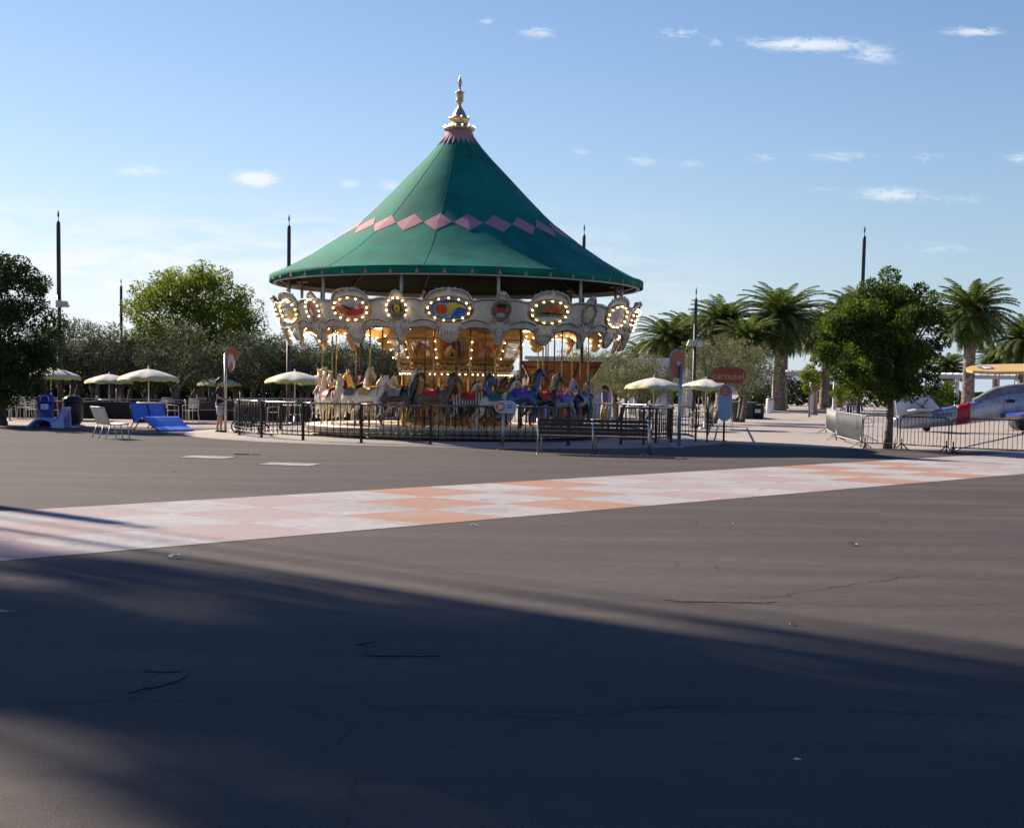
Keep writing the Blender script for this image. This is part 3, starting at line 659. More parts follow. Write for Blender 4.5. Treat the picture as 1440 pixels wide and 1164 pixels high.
# galloping carousel horse, facing +x, origin on the platform under the saddle
def horse_pts(neck=1., ext=0., legs='gallop', head=0., tall=0.):
    z = .76+tall
    P = [(0, 0, z, (.17, .19)), (.26, 0, z+.04, (.16, .2)), (.42, 0, z+.12, (.12, .15)), (.5, 0, z+.3*neck, (.075, .12)), (.55, 0, z+.5*neck, (.06, .09)),
         (.62, 0, z+.56*neck, (.06, .075)), (.72, 0, z+.46*neck+head, (.05, .055)), (.82, 0, z+.34*neck+head, (.04, .042)),
         (-.26, 0, z+.02, (.16, .18)), (-.42, 0, z+.06, (.11, .14))]
    Eg = [(0, 1), (1, 2), (2, 3), (3, 4), (4, 5), (5, 6), (6, 7), (0, 8), (8, 9)]
    def leg(att, pl):
        prev = att
        for p in pl: P.append(p); Eg.append((prev, len(P)-1)); prev = len(P)-1
    if legs == 'gallop':
        for s_, dx, up in ((-1, 0, 0), (1, .12, .1)):
            leg(2 if False else 1, [(.36+dx*.3, s_*.1, z-.16, .075), (.52+dx, s_*.11, z-.3+up, .045), (.46+dx, s_*.11, z-.5+up, .032), (.36+dx, s_*.11, z-.56+up, .034)])
            leg(8, [(-.38, s_*.1, z-.14, .085), (-.34-dx, s_*.1, z-.34, .05), (-.52-dx, s_*.1, z-.46, .034), (-.5-dx, s_*.1, z-.66, .028), (-.44-dx, s_*.1, z-.7, .034)])
    else:
        for s_, dx in ((-1, .04), (1, -.06)):
            leg(1, [(.32+dx, s_*.1, z-.2, .07), (.34+dx, s_*.1, z-.38, .042), (.3+dx, s_*.1, z-.64, .03), (.34+dx, s_*.1, z-.71, .036)])
            leg(8, [(-.36+dx, s_*.1, z-.18, .08), (-.32+dx, s_*.1, z-.34, .05), (-.42+dx, s_*.1, z-.48, .034), (-.4+dx, s_*.1, z-.66, .03), (-.36+dx, s_*.1, z-.71, .036)])
    return P, Eg
def poly_strip(b, top, bot, t=.03):     # a flat lock of mane or tail with thickness
    n = len(top)
    vs = [(x, t, z) for x, z in top]+[(x, t, z) for x, z in bot]+[(x, -t, z) for x, z in top]+[(x, -t, z) for x, z in bot]
    fs = []
    for i in range(n-1):
        fs += [(i, i+1, n+i+1, n+i), (2*n+i+1, 2*n+i, 3*n+i, 3*n+i+1), (i+1, i, 2*n+i, 2*n+i+1), (n+i, n+i+1, 3*n+i+1, 3*n+i)]
    fs += [(0, n, 3*n, 2*n), (n-1, 3*n-1, 4*n-1, 2*n-1)]
    b.add(vs, fs, True)
HORSE = {k: skin('body', *horse_pts(**kw), m=None and [] or [M['cream']]) for k, kw in dict(gallop=dict(), low=dict(neck=.8, head=-.06), stand=dict(legs='stand'), high=dict(neck=1.12, head=.08)).items()}
def colour(name, c, rough=.35, var=.1, **k): return mat(name, c, rough, 0, var, 5, coat=.4, **k)
HC = {}
def hc(name, c, **k):
    if name not in HC: HC[name] = colour('enamel_'+name, c, **k)
    return HC[name]
zeb = bpy.data.materials.new('zebra_stripes'); zeb.use_nodes = True
_t = zeb.node_tree; _tc = nn(_t, 'ShaderNodeTexCoord'); _w = nn(_t, 'ShaderNodeTexWave', i_Scale=4.2, i_Distortion=2.2, i_Detail=2); _r = nn(_t, 'ShaderNodeValToRGB')
_r.color_ramp.elements[0].position = .45; _r.color_ramp.elements[0].color = (.04, .025, .02, 1); _r.color_ramp.elements[1].position = .55; _r.color_ramp.elements[1].color = (.6, .5, .38, 1)
_t.links.new(_tc.outputs['Object'], _w.inputs[0]); _t.links.new(_w.outputs[0], _r.inputs[0]); _t.links.new(_r.outputs[0], _t.nodes['Principled BSDF'].inputs['Base Color'])
HC['zebra'] = zeb
def animal(ang, r, body, mane, saddle, label, shape='gallop', lift=0., cat='carousel horse', extra=None, s=1.06, pole=True):
    a = rad(-90+ang); t = thing('carousel_horse' if cat == 'carousel horse' else 'carousel_'+cat.split()[-1], (CX+r*math.cos(a), CY+r*math.sin(a), .365), label, cat, 'carousel animals', rz=a+math.pi/2)
    base = HORSE[shape].copy(); base.materials.clear(); base.materials.append(body); o = obj('body', base, t, (0, 0, lift)); o.scale = (s, s, s)
    nk = {'gallop': 1., 'low': .8, 'stand': 1., 'high': 1.12}[shape]; z = .76
    hd = {'low': -.06, 'high': .08}.get(shape, 0)
    b = MB(); b.M = Matrix.Translation((0, 0, lift)) @ Matrix.Scale(s, 4)
    poly_strip(b, [(.3, z+.2), (.4, z+.36*nk), (.46, z+.56*nk), (.56, z+.68*nk), (.66, z+.6*nk)], [(.38, z+.12), (.46, z+.26*nk), (.52, z+.44*nk), (.58, z+.58*nk), (.66, z+.56*nk)], .045)
    b.build('mane', mane, t); b = MB(); b.M = Matrix.Translation((0, 0, lift)) @ Matrix.Scale(s, 4)
    poly_strip(b, [(-.46, z+.16), (-.6, z+.14), (-.72, z-.04), (-.74, z-.26), (-.68, z-.46)], [(-.48, z+.04), (-.58, z-.0), (-.62, z-.14), (-.64, z-.3), (-.67, z-.46)], .035)
    b.build('tail', mane, t)
    b = MB(); b.M = Matrix.Translation((0, 0, lift)) @ Matrix.Scale(s, 4)
    for q in (-1, 1): b.tube([(.6, q*.04, z+.6*nk), (.61, q*.055, z+.66*nk), (.62, q*.06, z+.71*nk)], [.03, .026, .004], 6)
    b.build('ears', body, t)
    b = MB(); b.M = Matrix.Translation((0, 0, lift)) @ Matrix.Scale(s, 4)
    prof = [(-.24, .2, .2), (-.16, .24, .17), (0, .2, .16), (.12, .22, .17), (.16, .29, .1)]
    vs = []
    for x, h, w_ in prof:
        for th in np.linspace(-1.35, 1.35, 11): vs.append((x, math.sin(th)*(.19+.02), z+.02+math.cos(th)*h))
    b.add(vs, [(i*11+k, i*11+k+1, (i+1)*11+k+1, (i+1)*11+k) for i in range(4) for k in range(10)], True)
    b.add([(x, math.sin(th)*.25, z-.01+math.cos(th)*.225) for x in (-.2, 0, .15) for th in np.linspace(-1.5, 1.5, 11)], [(i*11+k, i*11+k+1, (i+1)*11+k+1, (i+1)*11+k) for i in range(2) for k in range(10)], True)
    b.tube([(.4, math.sin(t_)*.16, z+.1+math.cos(t_)*.19) for t_ in np.linspace(0, 2*math.pi, 14)], .02, 5)
    b.build('saddle', saddle, t)
    b = MB(); b.M = Matrix.Translation((0, 0, lift)) @ Matrix.Scale(s, 4)
    for zz in (.47, .4): b.tube([(.68+(.47-zz)*.6, math.sin(t_)*.062, z+zz*nk+hd+math.cos(t_)*.07) for t_ in np.linspace(0, 2*math.pi, 10)], .008, 4)
    b.tube([(.74, .06, z+.42*nk+hd), (.4, .15, z+.3*nk), (.1, .1, z+.24)], .008, 4); b.tube([(.74, -.06, z+.42*nk+hd), (.4, -.15, z+.3*nk), (.1, -.1, z+.24)], .008, 4)
    b.build('bridle', M['gold'], t)
    if pole:
        b = MB(); zt = 3.36+.06*r-.365; n = 10
        b.tube([(.02, 0, .0), (.02, 0, zt)], .022, 8); b.build('pole', M['brass'] if r > 3.8 else M['brown'], t)
    if extra: extra(t, lift, z)
    return t
def horns(t, l, z):
    b = MB()
    for q in (-1, 1):
        b.tube([(.6, q*.04, z+.64+l), (.56, q*.1, z+.82+l), (.6, q*.16, z+.98+l)], [.016, .013, .006], 5); b.tube([(.56, q*.1, z+.82+l), (.68, q*.12, z+.92+l)], [.012, .005], 5)
    b.build('antlers', M['cream'], t)
def fishtail(t, l, z):
    b = MB(); b.tube([(-.3, 0, z+l), (-.62, 0, z-.02+l), (-.9, 0, z+.12+l), (-1.02, 0, z+.34+l), (-.92, 0, z+.5+l), (-.8, 0, z+.44+l)], [(.17, .18), (.15, .16), (.1, .12), (.07, .08), (.05, .05), .02], 10)
    for q in range(5): b.ball((-.95+.04*q, 0, z+.55+l+.05*math.sin(q)), (.05, .015, .1), 6, 5)
    b.build('coiled_tail', HC['seablue'], t)
def humps(t, l, z):
    b = MB(); b.ball((-.18, 0, z+.24+l), (.14, .1, .18), 10, 8); b.ball((.16, 0, z+.25+l), (.13, .1, .17), 10, 8); b.build('humps', HC['tan'], t)
def crest(t, l, z):
    b = MB()
    for q in range(9): f = q/8; b.ball((.3-.9*f+.2, 0, z+.2+.4*(1-f)**2+l), (.05, .015, .08), 6, 5)
    b.build('spined_crest', HC['gold'], t)
W_, T_, K_ = hc('white', (.68, .63, .54)), hc('tan', (.42, .27, .13)), hc('black', (.02, .018, .018))
cr, br, rd, bl, pu = hc('ivory', (.66, .56, .4)), hc('brown', (.14, .06, .025)), hc('red', (.4, .02, .015)), hc('seablue', (.035, .08, .2)), hc('purple', (.13, .06, .4))
gd, gn, gy, pk = hc('gold', (.62, .36, .06)), hc('teal', (.015, .13, .1)), hc('grey', (.24, .23, .23)), hc('rose', (.5, .14, .12))
animal(-76, 4.2, W_, W_, rd, 'white carousel horse with a red saddle at the far left of the platform', 'high', .1)
animal(-43, 4.15, cr, W_, br, 'cream carousel horse with white mane and brown saddle behind the near fence', 'high', .05, s=1.1)
animal(-21, 4.2, K_, W_, gy, 'black carousel horse with pale mane left of the centre panels', 'high', .1)
animal(-7, 4.1, hc('dun', (.12, .07, .045)), K_, rd, 'dark brown carousel horse with crimson saddle in front of the arched panels', 'gallop', .1)
animal(7.5, 4.15, zeb, K_, rd, 'striped carousel zebra with red saddle near the arrow sign', 'high', .02, 'carousel zebra')
animal(28, 4.2, bl, K_, pu, 'deep blue carousel sea horse with purple saddle and coiled fish tail', 'high', .05, 'carousel sea horse', fishtail, s=1.15)
animal(50, 4.2, gy, hc('lilac', (.4, .35, .6)), pu, 'grey carousel horse with purple saddle behind the long bench', 'gallop', -.02)
animal(65, 4.2, hc('midnight', (.015, .02, .05)), gy, bl, 'midnight black carousel horse with blue saddle by the right end of the bench', 'low', .0)
animal(84, 4.15, gn, gn, gy, 'teal green carousel dragon with gold crest at the far right', 'high', .08, 'carousel dragon', crest)
animal(-58, 3.3, T_, br, rd, 'tan two humped carousel camel behind the white horse', 'stand', .05, 'carousel camel', humps, s=1.15)
animal(-100, 3.9, W_, gy, bl, 'white carousel horse with blue saddle on the far left side', 'gallop', .1)
animal(-30, 3.2, hc('fawn', (.36, .22, .12)), br, gd, 'fawn carousel deer with pale antlers behind the black horse', 'high', -.05, 'carousel deer', horns)
animal(-13, 3.5, gd, W_, gn, 'golden yellow carousel horse with green saddle', 'low', -.1)
animal(2, 3.0, W_, K_, pk, 'white carousel horse with rose saddle in the inner row', 'gallop', -.1)
animal(17, 3.3, br, K_, gn, 'chestnut brown carousel horse with green saddle in the middle row', 'gallop', 0)
animal(38, 3.3, W_, gd, rd, 'white carousel horse with gold mane behind the sea horse', 'gallop', .15)
animal(60, 3.2, T_, W_, bl, 'tan carousel horse with white mane and blue saddle', 'high', 0)
animal(82, 3.1, K_, K_, rd, 'black carousel horse with red saddle near the orange booth', 'gallop', .05)
for k, (ang, r, bb, mm, ss, lb) in enumerate(((-60, 4.2, cr, W_, rd, 'cream carousel horse with white mane and red saddle beside the tan camel'), (-90, 4.2, W_, gd, gn, 'white carousel horse with gold mane and green saddle at the left rim'), (-34, 4.25, W_, cr, gd, 'white carousel horse with gold saddle just left of the black horse'), (17.5, 4.2, cr, K_, gn, 'cream carousel horse with black mane right of the zebra'), (39, 4.2, K_, gy, rd, 'black carousel horse with red saddle close behind the sea horse'), (-48, 2.9, cr, cr, pk, 'cream carousel horse with rose saddle in the inner row at left'), (26, 2.8, W_, br, bl, 'white carousel horse with brown mane in the inner row behind the sea horse'), (48, 2.7, cr, K_, rd, 'cream carousel horse with black mane in the inner row near the booth'), (115, 4.1, br, K_, gd, 'brown carousel horse with gold saddle on the far side at right'), (140, 4.1, W_, W_, pu, 'white carousel horse with purple saddle on the far side'), (-128, 4.1, gd, K_, rd, 'golden carousel horse with black mane on the far left side'),
        (-85, 3.0, gy, W_, rd, 'grey carousel horse with white mane and red saddle at the left'), (-150, 4.1, T_, K_, gn, 'tan carousel horse with green saddle on the far side at left'), (110, 3.1, cr, br, gn, 'ivory carousel horse with brown mane and green saddle'))):
    animal(ang, r, bb, mm, ss, lb, ('gallop', 'high', 'low')[k % 3], .05*(k % 3))
# ------------------------------------------------------------ ring fence
RF = 6.81
fe = thing('ring_fence', (CX, CY, 0), 'black metal picket fence standing in a ring around the carousel', 'fence')
NSEC = 22
for k in range(NSEC):
    a0 = rad(-90-3.3)+k*2*math.pi/NSEC; a1 = a0+2*math.pi/NSEC
    b = MB(); b.box((0, 0, .53), (.06, .06, 1.06)); b.box((0, 0, .01), (.16, .16, .02)); b.box((0, 0, 1.045), (.07, .07, .03))
    o = b.build('post', M['blackmetal'], fe, pol(RF, a0, 0)); o.rotation_euler.z = a0
    if k == 2: continue       # the way in
    b = MB(); arc = [pol(RF, a0+(a1-a0)*q/6, 1.05) for q in range(7)]
    def zz(z, sc_=1.): return [Vector((p.x*sc_, p.y*sc_, z)) for p in arc]
    b.tube(zz(.26), .016, 5); b.tube(zz(.16), .02, 5)
    for q in range(1, 9):
        p = pol(RF, a0+(a1-a0)*q/9, 0); b.tube([(p.x, p.y, .16), (p.x, p.y, 1.04)], .0135, 5)
    for q in range(9):    # small scrolls between the two lower rails and above
        c_ = pol(RF, a0+(a1-a0)*(q+.5)/9, 0); tv = Vector((-math.sin(a0), math.cos(a0), 0))
        b.tube([c_+tv*(.07*math.cos(t_)*(1-.05*t_))+Vector((0, 0, .34+.07*math.sin(t_))) for t_ in np.linspace(-.5*math.pi, 1.1*math.pi, 9)], .007, 4)
    pn = b.build('fence_panel', M['blackmetal'], fe)
    b = MB(); b.tube(zz(1.05), .028, 8); b.build('top_rail', M['rail'], pn)
# queue rails beside the entrance
def rail_fence(p0, p1, label, n, grp=None, name='queue_rail', h=1.04):
    p0, p1 = Vector(p0), Vector(p1); d = p1-p0; L_ = d.length; t = thing(name, p0, label, 'fence', grp, math.atan2(d.y, d.x))
    b = MB(); b.tube([(0, 0, h), (L_, 0, h)], .026, 8); b.build('top_rail', M['rail'], t)
    b = MB(); b.tube([(0, 0, .16), (L_, 0, .16)], .018, 6)
    for k in range(1, n): b.tube([(L_*k/n, 0, .16), (L_*k/n, 0, h)], .011, 5)
    b.build('pickets', M['blackmetal'], t)
    for x in (0, L_): b = MB(); b.box((x, 0, h/2), (.055, .055, h)); b.box((x, 0, .01), (.14, .14, .02)); b.build('post', M['blackmetal'], t)
    return t
rail_fence(G(943, 622), G(905, 626), 'short black rail section at the carousel gate', 7)
rail_fence(G(978, 622), G(938, 612), 'black picket rail running back beside the round sign post', 9)
rail_fence(G(994, 622), G(1002, 600), 'outermost black queue rail post with rail running away', 7)
#PART3
# ------------------------------------------------------------ light poles
def light_pole(loc, h, label, r=.12, split=.62, fix=(1,), fz=.57, rz=0, lw=.28):
    t = thing('light_pole', loc, label, 'light pole', 'tall round light poles', rz)
    b = MB(); b.lathe([(r*1.5, 0), (r*1.5, .06), (r*1.05, .1), (r, .5), (r*.93, h*split)], 14); b.build('shaft', M['brown'], t)
    b = MB(); b.lathe([(r*.92, h*split), (r*.88, h-.35), (r*.8, h-.2), (r*.3, h-.12), (r*.16, h-.1), (r*.16, h), (r*.4, h+.04), (r*.42, h+.12), (r*.2, h+.24), (0, h+.3)], 14); b.build('upper_sleeve', M['poletop'], t)
    if fix:
        b = MB(); b.box((0, 0, h*fz), (r*2.3, r*2.3, .28)); b.build('bracket_box', M['galv'], t)
        for s_ in fix:
            b = MB(); x = s_*r*1.1
            b.add([(x, -.16, h*fz-.11), (x+s_*lw, -.16, h*fz-.11), (x+s_*lw*.65, -.16, h*fz+.11), (x, -.16, h*fz+.09), (x, .16, h*fz-.11), (x+s_*lw, .16, h*fz-.11), (x+s_*lw*.65, .16, h*fz+.11), (x, .16, h*fz+.09)],
                  [(0, 1, 2, 3), (7, 6, 5, 4), (0, 4, 5, 1), (1, 5, 6, 2), (2, 6, 7, 3), (3, 7, 4, 0)])
            b.cur = 1; b.box((x+s_*lw*.5, 0, h*fz-.115), (lw*.7, .26, .02)); b.build('lamp_head', [M['galv'], M['signwhite']], t)
    return t
def pole_at(px, ytop, Y, label, wpx, **k):
    g = GX(px, Y); g.x = W(px, 545, Y).x; h = W(px, ytop, Y).z-.35; return light_pole(g, h, label, r=wpx/2/FPX*Y, **k)
pole_at(84, 293, 57, 'tall brown light pole with grey bracket box, at the left near the blue bin', 6.4, fz=.575)
pole_at(171, 390, 88, 'thin distant light pole beside the yellow-green tree', 4.2, fix=(-1,), fz=.5)
pole_at(405.5, 299, 58, 'tall dark light pole behind the left rim of the carousel roof', 5.8, fix=(1,), fz=.52, split=.5)
pole_at(452, 350, 74, 'dark light pole seen between the carousel roof and the rounding boards at left', 5.2, fix=())
pole_at(817, 313, 62, 'dark light pole rising behind the right slope of the green roof', 5.2, fix=())
pole_at(975.5, 402, 60, 'rusty brown light pole with twin white lamp heads right of the carousel', 4.8, fix=(-1, 1), fz=.64, split=.78, lw=.26)
pole_at(1208, 315, 62, 'dark light pole rising behind the near clipped tree at right', 5.6, fix=(-1,), fz=.62)
light_pole((-15.6, 26.5, 0), 9.2, 'tall light pole standing out of view to the left', r=.2)
# ------------------------------------------------------------ umbrellas, tables, chairs
def make_umbrella():
    t = thing('patio_umbrella', (0, 0, 0), '', 'umbrella', 'cream patio umbrellas')
    n = 48; R = 1.1; vs = []; rings = [(0.02, 2.02), (.3, 1.96), (.6, 1.87), (.88, 1.76), (1.0, 1.69), (1.06, 1.6)]
    for i, (f, z) in enumerate(rings):
        for k in range(n):
            a = 2*math.pi*k/n; sag = (1-abs(math.cos(4*a)))
            r = f*R*(1-.05*sag*f); vs.append((r*math.cos(a), r*math.sin(a), z-.03*sag*f*f - (.06*math.sin(8*a+1) if i == 5 else 0)*.6))
    b = MB(); b.add(vs, [(i*n+k, i*n+(k+1) % n, (i+1)*n+(k+1) % n, (i+1)*n+k) for i in range(5) for k in range(n)], True)
    b.m = [1 if (f[0]//n == 4 or (((f[0] % n)//6) % 2 and False)) else 0 for f in b.f]
    can = b.build('canopy', [M['umbtop'], M['umblime']], t)
    b = MB(); b.add([(x*.985, y*.985, z-.03) for x, y, z in vs], [((i+1)*n+k, (i+1)*n+(k+1) % n, i*n+(k+1) % n, i*n+k) for i in range(5) for k in range(n)], True); b.build('lining', M['umblime'], can)
    b = MB()
    for k in range(8): a = k*math.pi/4; b.tube([(0, 0, 1.9), (.5*math.cos(a), .5*math.sin(a), 1.84), (1.07*math.cos(a), 1.07*math.sin(a), 1.62)], .01, 4)
    b.build('ribs', M['whitemetal'], t)
    b = MB(); b.tube([(0, 0, 0), (0, 0, 2.06)], .022, 8); b.ball((0, 0, 2.07), .035, 6, 5); b.build('pole', M['whitemetal'], t)
    b = MB(); b.lathe([(.26, 0), (.26, .04), (.2, .07), (.05, .09), (.04, .3)], 20); b.build('base', M['galv'], t)
    return t
def make_table():
    t = thing('cafe_table', (0, 0, 0), '', 'table', 'white cafe tables')
    b = MB(); b.lathe([(.05, .7), (.44, .7), (.46, .715), (.46, .73), (.44, .74), (.05, .74)], 28, cap=False); b.build('top', M['whitemetal'], t)
    b = MB()
    for k in range(4): a = math.pi/4+k*math.pi/2; b.tube([(.3*math.cos(a), .3*math.sin(a), .7), (.36*math.cos(a), .36*math.sin(a), .35), (.4*math.cos(a), .4*math.sin(a), 0)], .014, 6)
    b.tube([(.3*math.cos(a), .3*math.sin(a), .36) for a in np.linspace(0, 2*math.pi, 17)[:-1]], .009, 4, closed=True); b.build('legs', M['whitemetal'], t)
    return t
def make_chair():
    t = thing('cafe_chair', (0, 0, 0), '', 'chair', 'white cafe chairs')
    b = MB(); b.box((0, 0, .44), (.42, .42, .02)); b.tube([(-.21, .2, .44), (.21, .2, .44)], .012, 6); b.build('seat', M['whitemetal'], t)
    b = MB(); b.tube([(-.21, -.2, .44), (-.22, -.26, .84), (-.16, -.27, .87), (.16, -.27, .87), (.22, -.26, .84), (.21, -.2, .44)], .013, 6)
    for z in (.56, .64, .72, .8): b.bar((-.2, -.215-(z-.44)*.13, z), (.2, -.215-(z-.44)*.13, z), .008, .05)
    b.build('backrest', M['whitemetal'], t)
    for sx in (-1, 1):
        b = MB(); b.tube([(sx*.22, -.25, .66), (sx*.24, .1, .65), (sx*.23, .2, .62), (sx*.22, .22, 0)], .012, 6); b.build('arm', M['whitemetal'], t)
        b = MB(); b.tube([(sx*.2, -.2, .44), (sx*.22, -.27, 0)], .012, 6); b.build('leg', M['whitemetal'], t)
    return t
UM, TB, CH = make_umbrella(), make_table(), make_chair()
first = {}
def place(proto, loc, rz, label, s=None):
    if proto not in first:
        first[proto] = 1; proto.location = loc; proto.rotation_euler = (0, 0, rz); proto['label'] = label
        if s: proto.scale = (s,)*3
        return proto
    return dup(proto, loc, rz, label, s=s)
# (pixel column, distance, scale, words, chairs as (dx, dy, turn, words))
UMS = ((72, 57, 1.0, 'half hidden behind the tall brown pole', ((-.9, -.1, 90, 'left'),)),
       (153.5, 62, .9, 'behind the white two seat bench', ((-.8, .1, 95, 'left'), (.75, -.2, -80, 'right'))),
       (209, 56, 1.0, 'over the blue double lounger', ((.85, .1, -95, 'right'), (1.5, .5, 160, 'far right'))),
       (308, 64, .88, 'behind the standing person', ((-.85, 0, 90, 'left'),)),
       (414.5, 56, 1.0, 'seen behind the left part of the ring fence', ((-.8, 0, 90, 'left'), (.85, .1, -90, 'right'))),
       (447, 63, .95, 'smaller and partly hidden behind the white carousel horse', ((.8, 0, -90, 'right'),)),
       (919, 57, 1.0, 'right of the carousel above the ring fence', ((-.85, 0, 90, 'left'), (.85, .1, -90, 'right'))),
       (992, 59, 1.0, 'between the round sign and the orange carousel sign', ((-.9, 0, 85, 'left'), (.9, .15, -90, 'right'), (-.2, .9, 190, 'far'))))
for px, Y, s, wd_, chs in UMS:
    g = GX(px, Y)
    place(UM, g, rad(px*7 % 40), 'cream umbrella with lime edge, '+wd_, s)
    place(TB, g+Vector((0, -.02, 0)), .3, 'round white metal table under the umbrella '+wd_)
    for dx, dy, rz, w_ in chs: place(CH, g+Vector((dx, dy, 0)), rad(rz)+math.pi*0, 'white armchair %s of the table %s' % (w_, wd_))
for px, Y, rz, lb in ((14, 58, 20, 'white metal armchair at a table near the left edge, first from the edge'), (36, 58, -30, 'white metal armchair near the left edge, second from the edge'), (47, 54, 95, 'white metal armchair just left of the blue bin'), (283, 61, 200, 'white metal armchair left of the standing person'), (233, 60, 180, 'white metal armchair beyond the foot of the blue lounger'), (462, 60, 30, 'white metal armchair seen under the white carousel horse'), (940, 62, 200, 'white metal armchair beyond the round sign post')):
    place(CH, GX(px, Y), rad(rz), lb)
place(TB, GX(10, 57), 0, 'round white metal table at the left edge of the terrace'); place(TB, GX(170, 64), 0, 'round white metal table between two umbrellas at the left')
# thin post at the far left
b = MB(); b.tube([(0, 0, 0), (0, 0, 1.55)], .035, 8); b.lathe([(.1, 0), (.1, .03), (.04, .05)], 12); b.tube([(-.9, 0, 1.3), (0, 0, 1.3)], .02, 6); tag(b.build('metal_post', M['galv'], None, GX(13, 54)), 'short grey metal post at the left edge of the terrace', 'post')
# ------------------------------------------------------------ loungers
def lounger(t, y0, y1, m, prof, name='shell', th=.05):
    b = MB(); vs = []
    for x, z in prof: vs += [(x, y0, z), (x, y1, z)]
    n = len(prof)
    for i, (x, z) in enumerate(prof):
        a = prof[max(i-1, 0)]; c = prof[min(i+1, n-1)]; d = Vector((c[0]-a[0], c[1]-a[1])).normalized(); q = (x+d.y*th, z-d.x*th); vs += [(q[0], y0, q[1]), (q[0], y1, q[1])]
    fs = [(2*i, 2*i+1, 2*i+3, 2*i+2) for i in range(n-1)]+[(2*n+2*i+2, 2*n+2*i+3, 2*n+2*i+1, 2*n+2*i) for i in range(n-1)]
    fs += [(2*i+2, 2*n+2*i+2, 2*n+2*i, 2*i) for i in range(n-1)]+[(2*i+1, 2*n+2*i+1, 2*n+2*i+3, 2*i+3) for i in range(n-1)]+[(0, 2*n, 2*n+1, 1), (2*n-1, 4*n-1, 4*n-2, 2*n-2)]
    b.add(vs, fs, False); return b.build(name, m, t)
g = GX(183, 47.3)
t = thing('double_lounger', g, 'bright blue mesh double lounger with two raised backrests', 'lounger', None, rad(-48))
for k in (0, 1):
    s0 = lounger(t, .62*k, .62*k+.6, M['blue'], [(.0, .84), (.1, .55), (.22, .3), (.36, .26), (.55, .34), (.72, .42), (.86, .44), (1.0, .42), (1.25, .3), (1.55, .14), (1.95, .05)], 'sling')
b = MB()
for y in (-.0, .61, 1.22): b.tube([(.02, y, .82), (.12, y, .5), (.24, y, .25), (.0, y, .03), (.3, y, .03), (.7, y, .36), (.95, y, .36), (1.4, y, .16), (1.9, y, .03)], .02, 6)
b.build('frame', M['blackmetal'], t)
# turn the pair so that one sees the front of the backrests: shift of the rear half gives the same slope
g = G(96, 601.5)
t = thing('curved_lounger', g, 'lilac moulded plastic lounge chair with waved seat, beside the dark bin', 'lounger', None, rad(172))
s0 = lounger(t, -.3, .32, M['lilac'], [(.08, .68), (.16, .5), (.22, .36), (.3, .28), (.45, .25), (.62, .3), (.8, .33), (.95, .3), (1.1, .2), (1.28, .04), (1.33, .02)], 'shell', .06)
b = MB()
for y in (-.3, .28):
    b.add([(.02, y, .0), (.02, y+.04, 0), (.06, y, .68), (.06, y+.04, .68), (.16, y, .5), (.16, y+.04, .5), (.3, y, .27), (.3, y+.04, .27), (.5, y, .22), (.5, y+.04, .22), (.42, y, 0.0), (.42, y+.04, 0.0)],
          [(0, 2, 4), (0, 4, 6), (0, 6, 8), (0, 8, 10), (1, 5, 3), (1, 7, 5), (1, 9, 7), (1, 11, 9), (0, 1, 3, 2), (10, 11, 1, 0), (8, 9, 11, 10)])
b.build('side_wing', M['lilac'], t)
# white two-seat bench seen from behind
p0, p1 = G(140, 615), G(163, 620); g = G(158, 617)
t = thing('two_seat_bench', GX(141, 40), 'cream sling two seat bench on slim metal legs, seen from behind', 'bench', None, rad(-55))
for k in (0, 1):
    x0 = -.02+.5*k
    b = MB(); b.add([(x0, -.24, .84), (x0+.47, -.24, .84), (x0+.47, -.16, .64), (x0, -.16, .64), (x0, -.08, .42), (x0+.47, -.08, .42), (x0, .12, .40), (x0+.47, .12, .4), (x0, .42, .44), (x0+.47, .42, .44)],
          [(0, 1, 2, 3), (3, 2, 5, 4), (4, 5, 7, 6), (6, 7, 9, 8)], True)
    vs = list(b.v); b.v += [(x, y-.02, z-.02) for x, y, z in vs]; b.f += [tuple(reversed([i+10 for i in f])) for f in b.f[:4]]; b.m += [0]*4; b.sm += [True]*4
    b.build('sling', M['cushion'], t)
b = MB()
for x in (-.05, .47, 1.0): b.tube([(x, -.25, .86), (x, -.16, .6), (x, -.08, .4), (x, .12, .38), (x, .44, .42)], .016, 6)
for z, y in ((.86, -.25), (.4, -.06), (.42, .44)): b.tube([(-.05, y, z), (1.0, y, z)], .014, 6)
b.build('frame', M['whitemetal'], t)
for x in (-.05, .47, 1.0):
    for y0, y1 in ((-.06, -.22), (.4, .46)): b = MB(); b.tube([(x, y0, .4), (x, y1, 0)], .016, 6); b.build('leg', M['whitemetal'], t)
# ------------------------------------------------------------ bins
t = thing('recycling_bin', G(65, 600), 'dark blue recycling bin with arched hood and white notice', 'bin', None, rad(8))
b = MB(); b.lathe([(.24, .02), (.26, .05), (.27, .78), (.24, .8)], 20); b.build('body', M['binblue'], t)
b = MB(); b.lathe([(.3, .78), (.3, .84), (.27, .96), (.18, 1.06), (.0, 1.1)], 20); hood = b.build('hood', M['binblue'], t)
b = MB(); b.tube([(-.14, -.3, .84), (-.13, -.29, .98), (0, -.26, 1.06), (.13, -.29, .98), (.14, -.3, .84)], .012, 5); b.build('hood_opening_rim', M['signwhite'], hood)
b = MB(); b.box((0, -.275, .67), (.24, .012, .17)); b.build('notice', M['signwhite'], t)
b = MB(); [b.box((-.05+.03*k, -.283, .69-.05*(k % 2)), (.1, .004, .014)) for k in range(3)]; b.build('notice_print', M['signink'], t)
b = MB(); b.tube([(-.3, 0, 0), (-.3, 0, .85)], .02, 6); b.tube([(-.3, 0, .6), (-.42, 0, .6)], .015, 5); b.build('side_stay', M['whitemetal'], t)
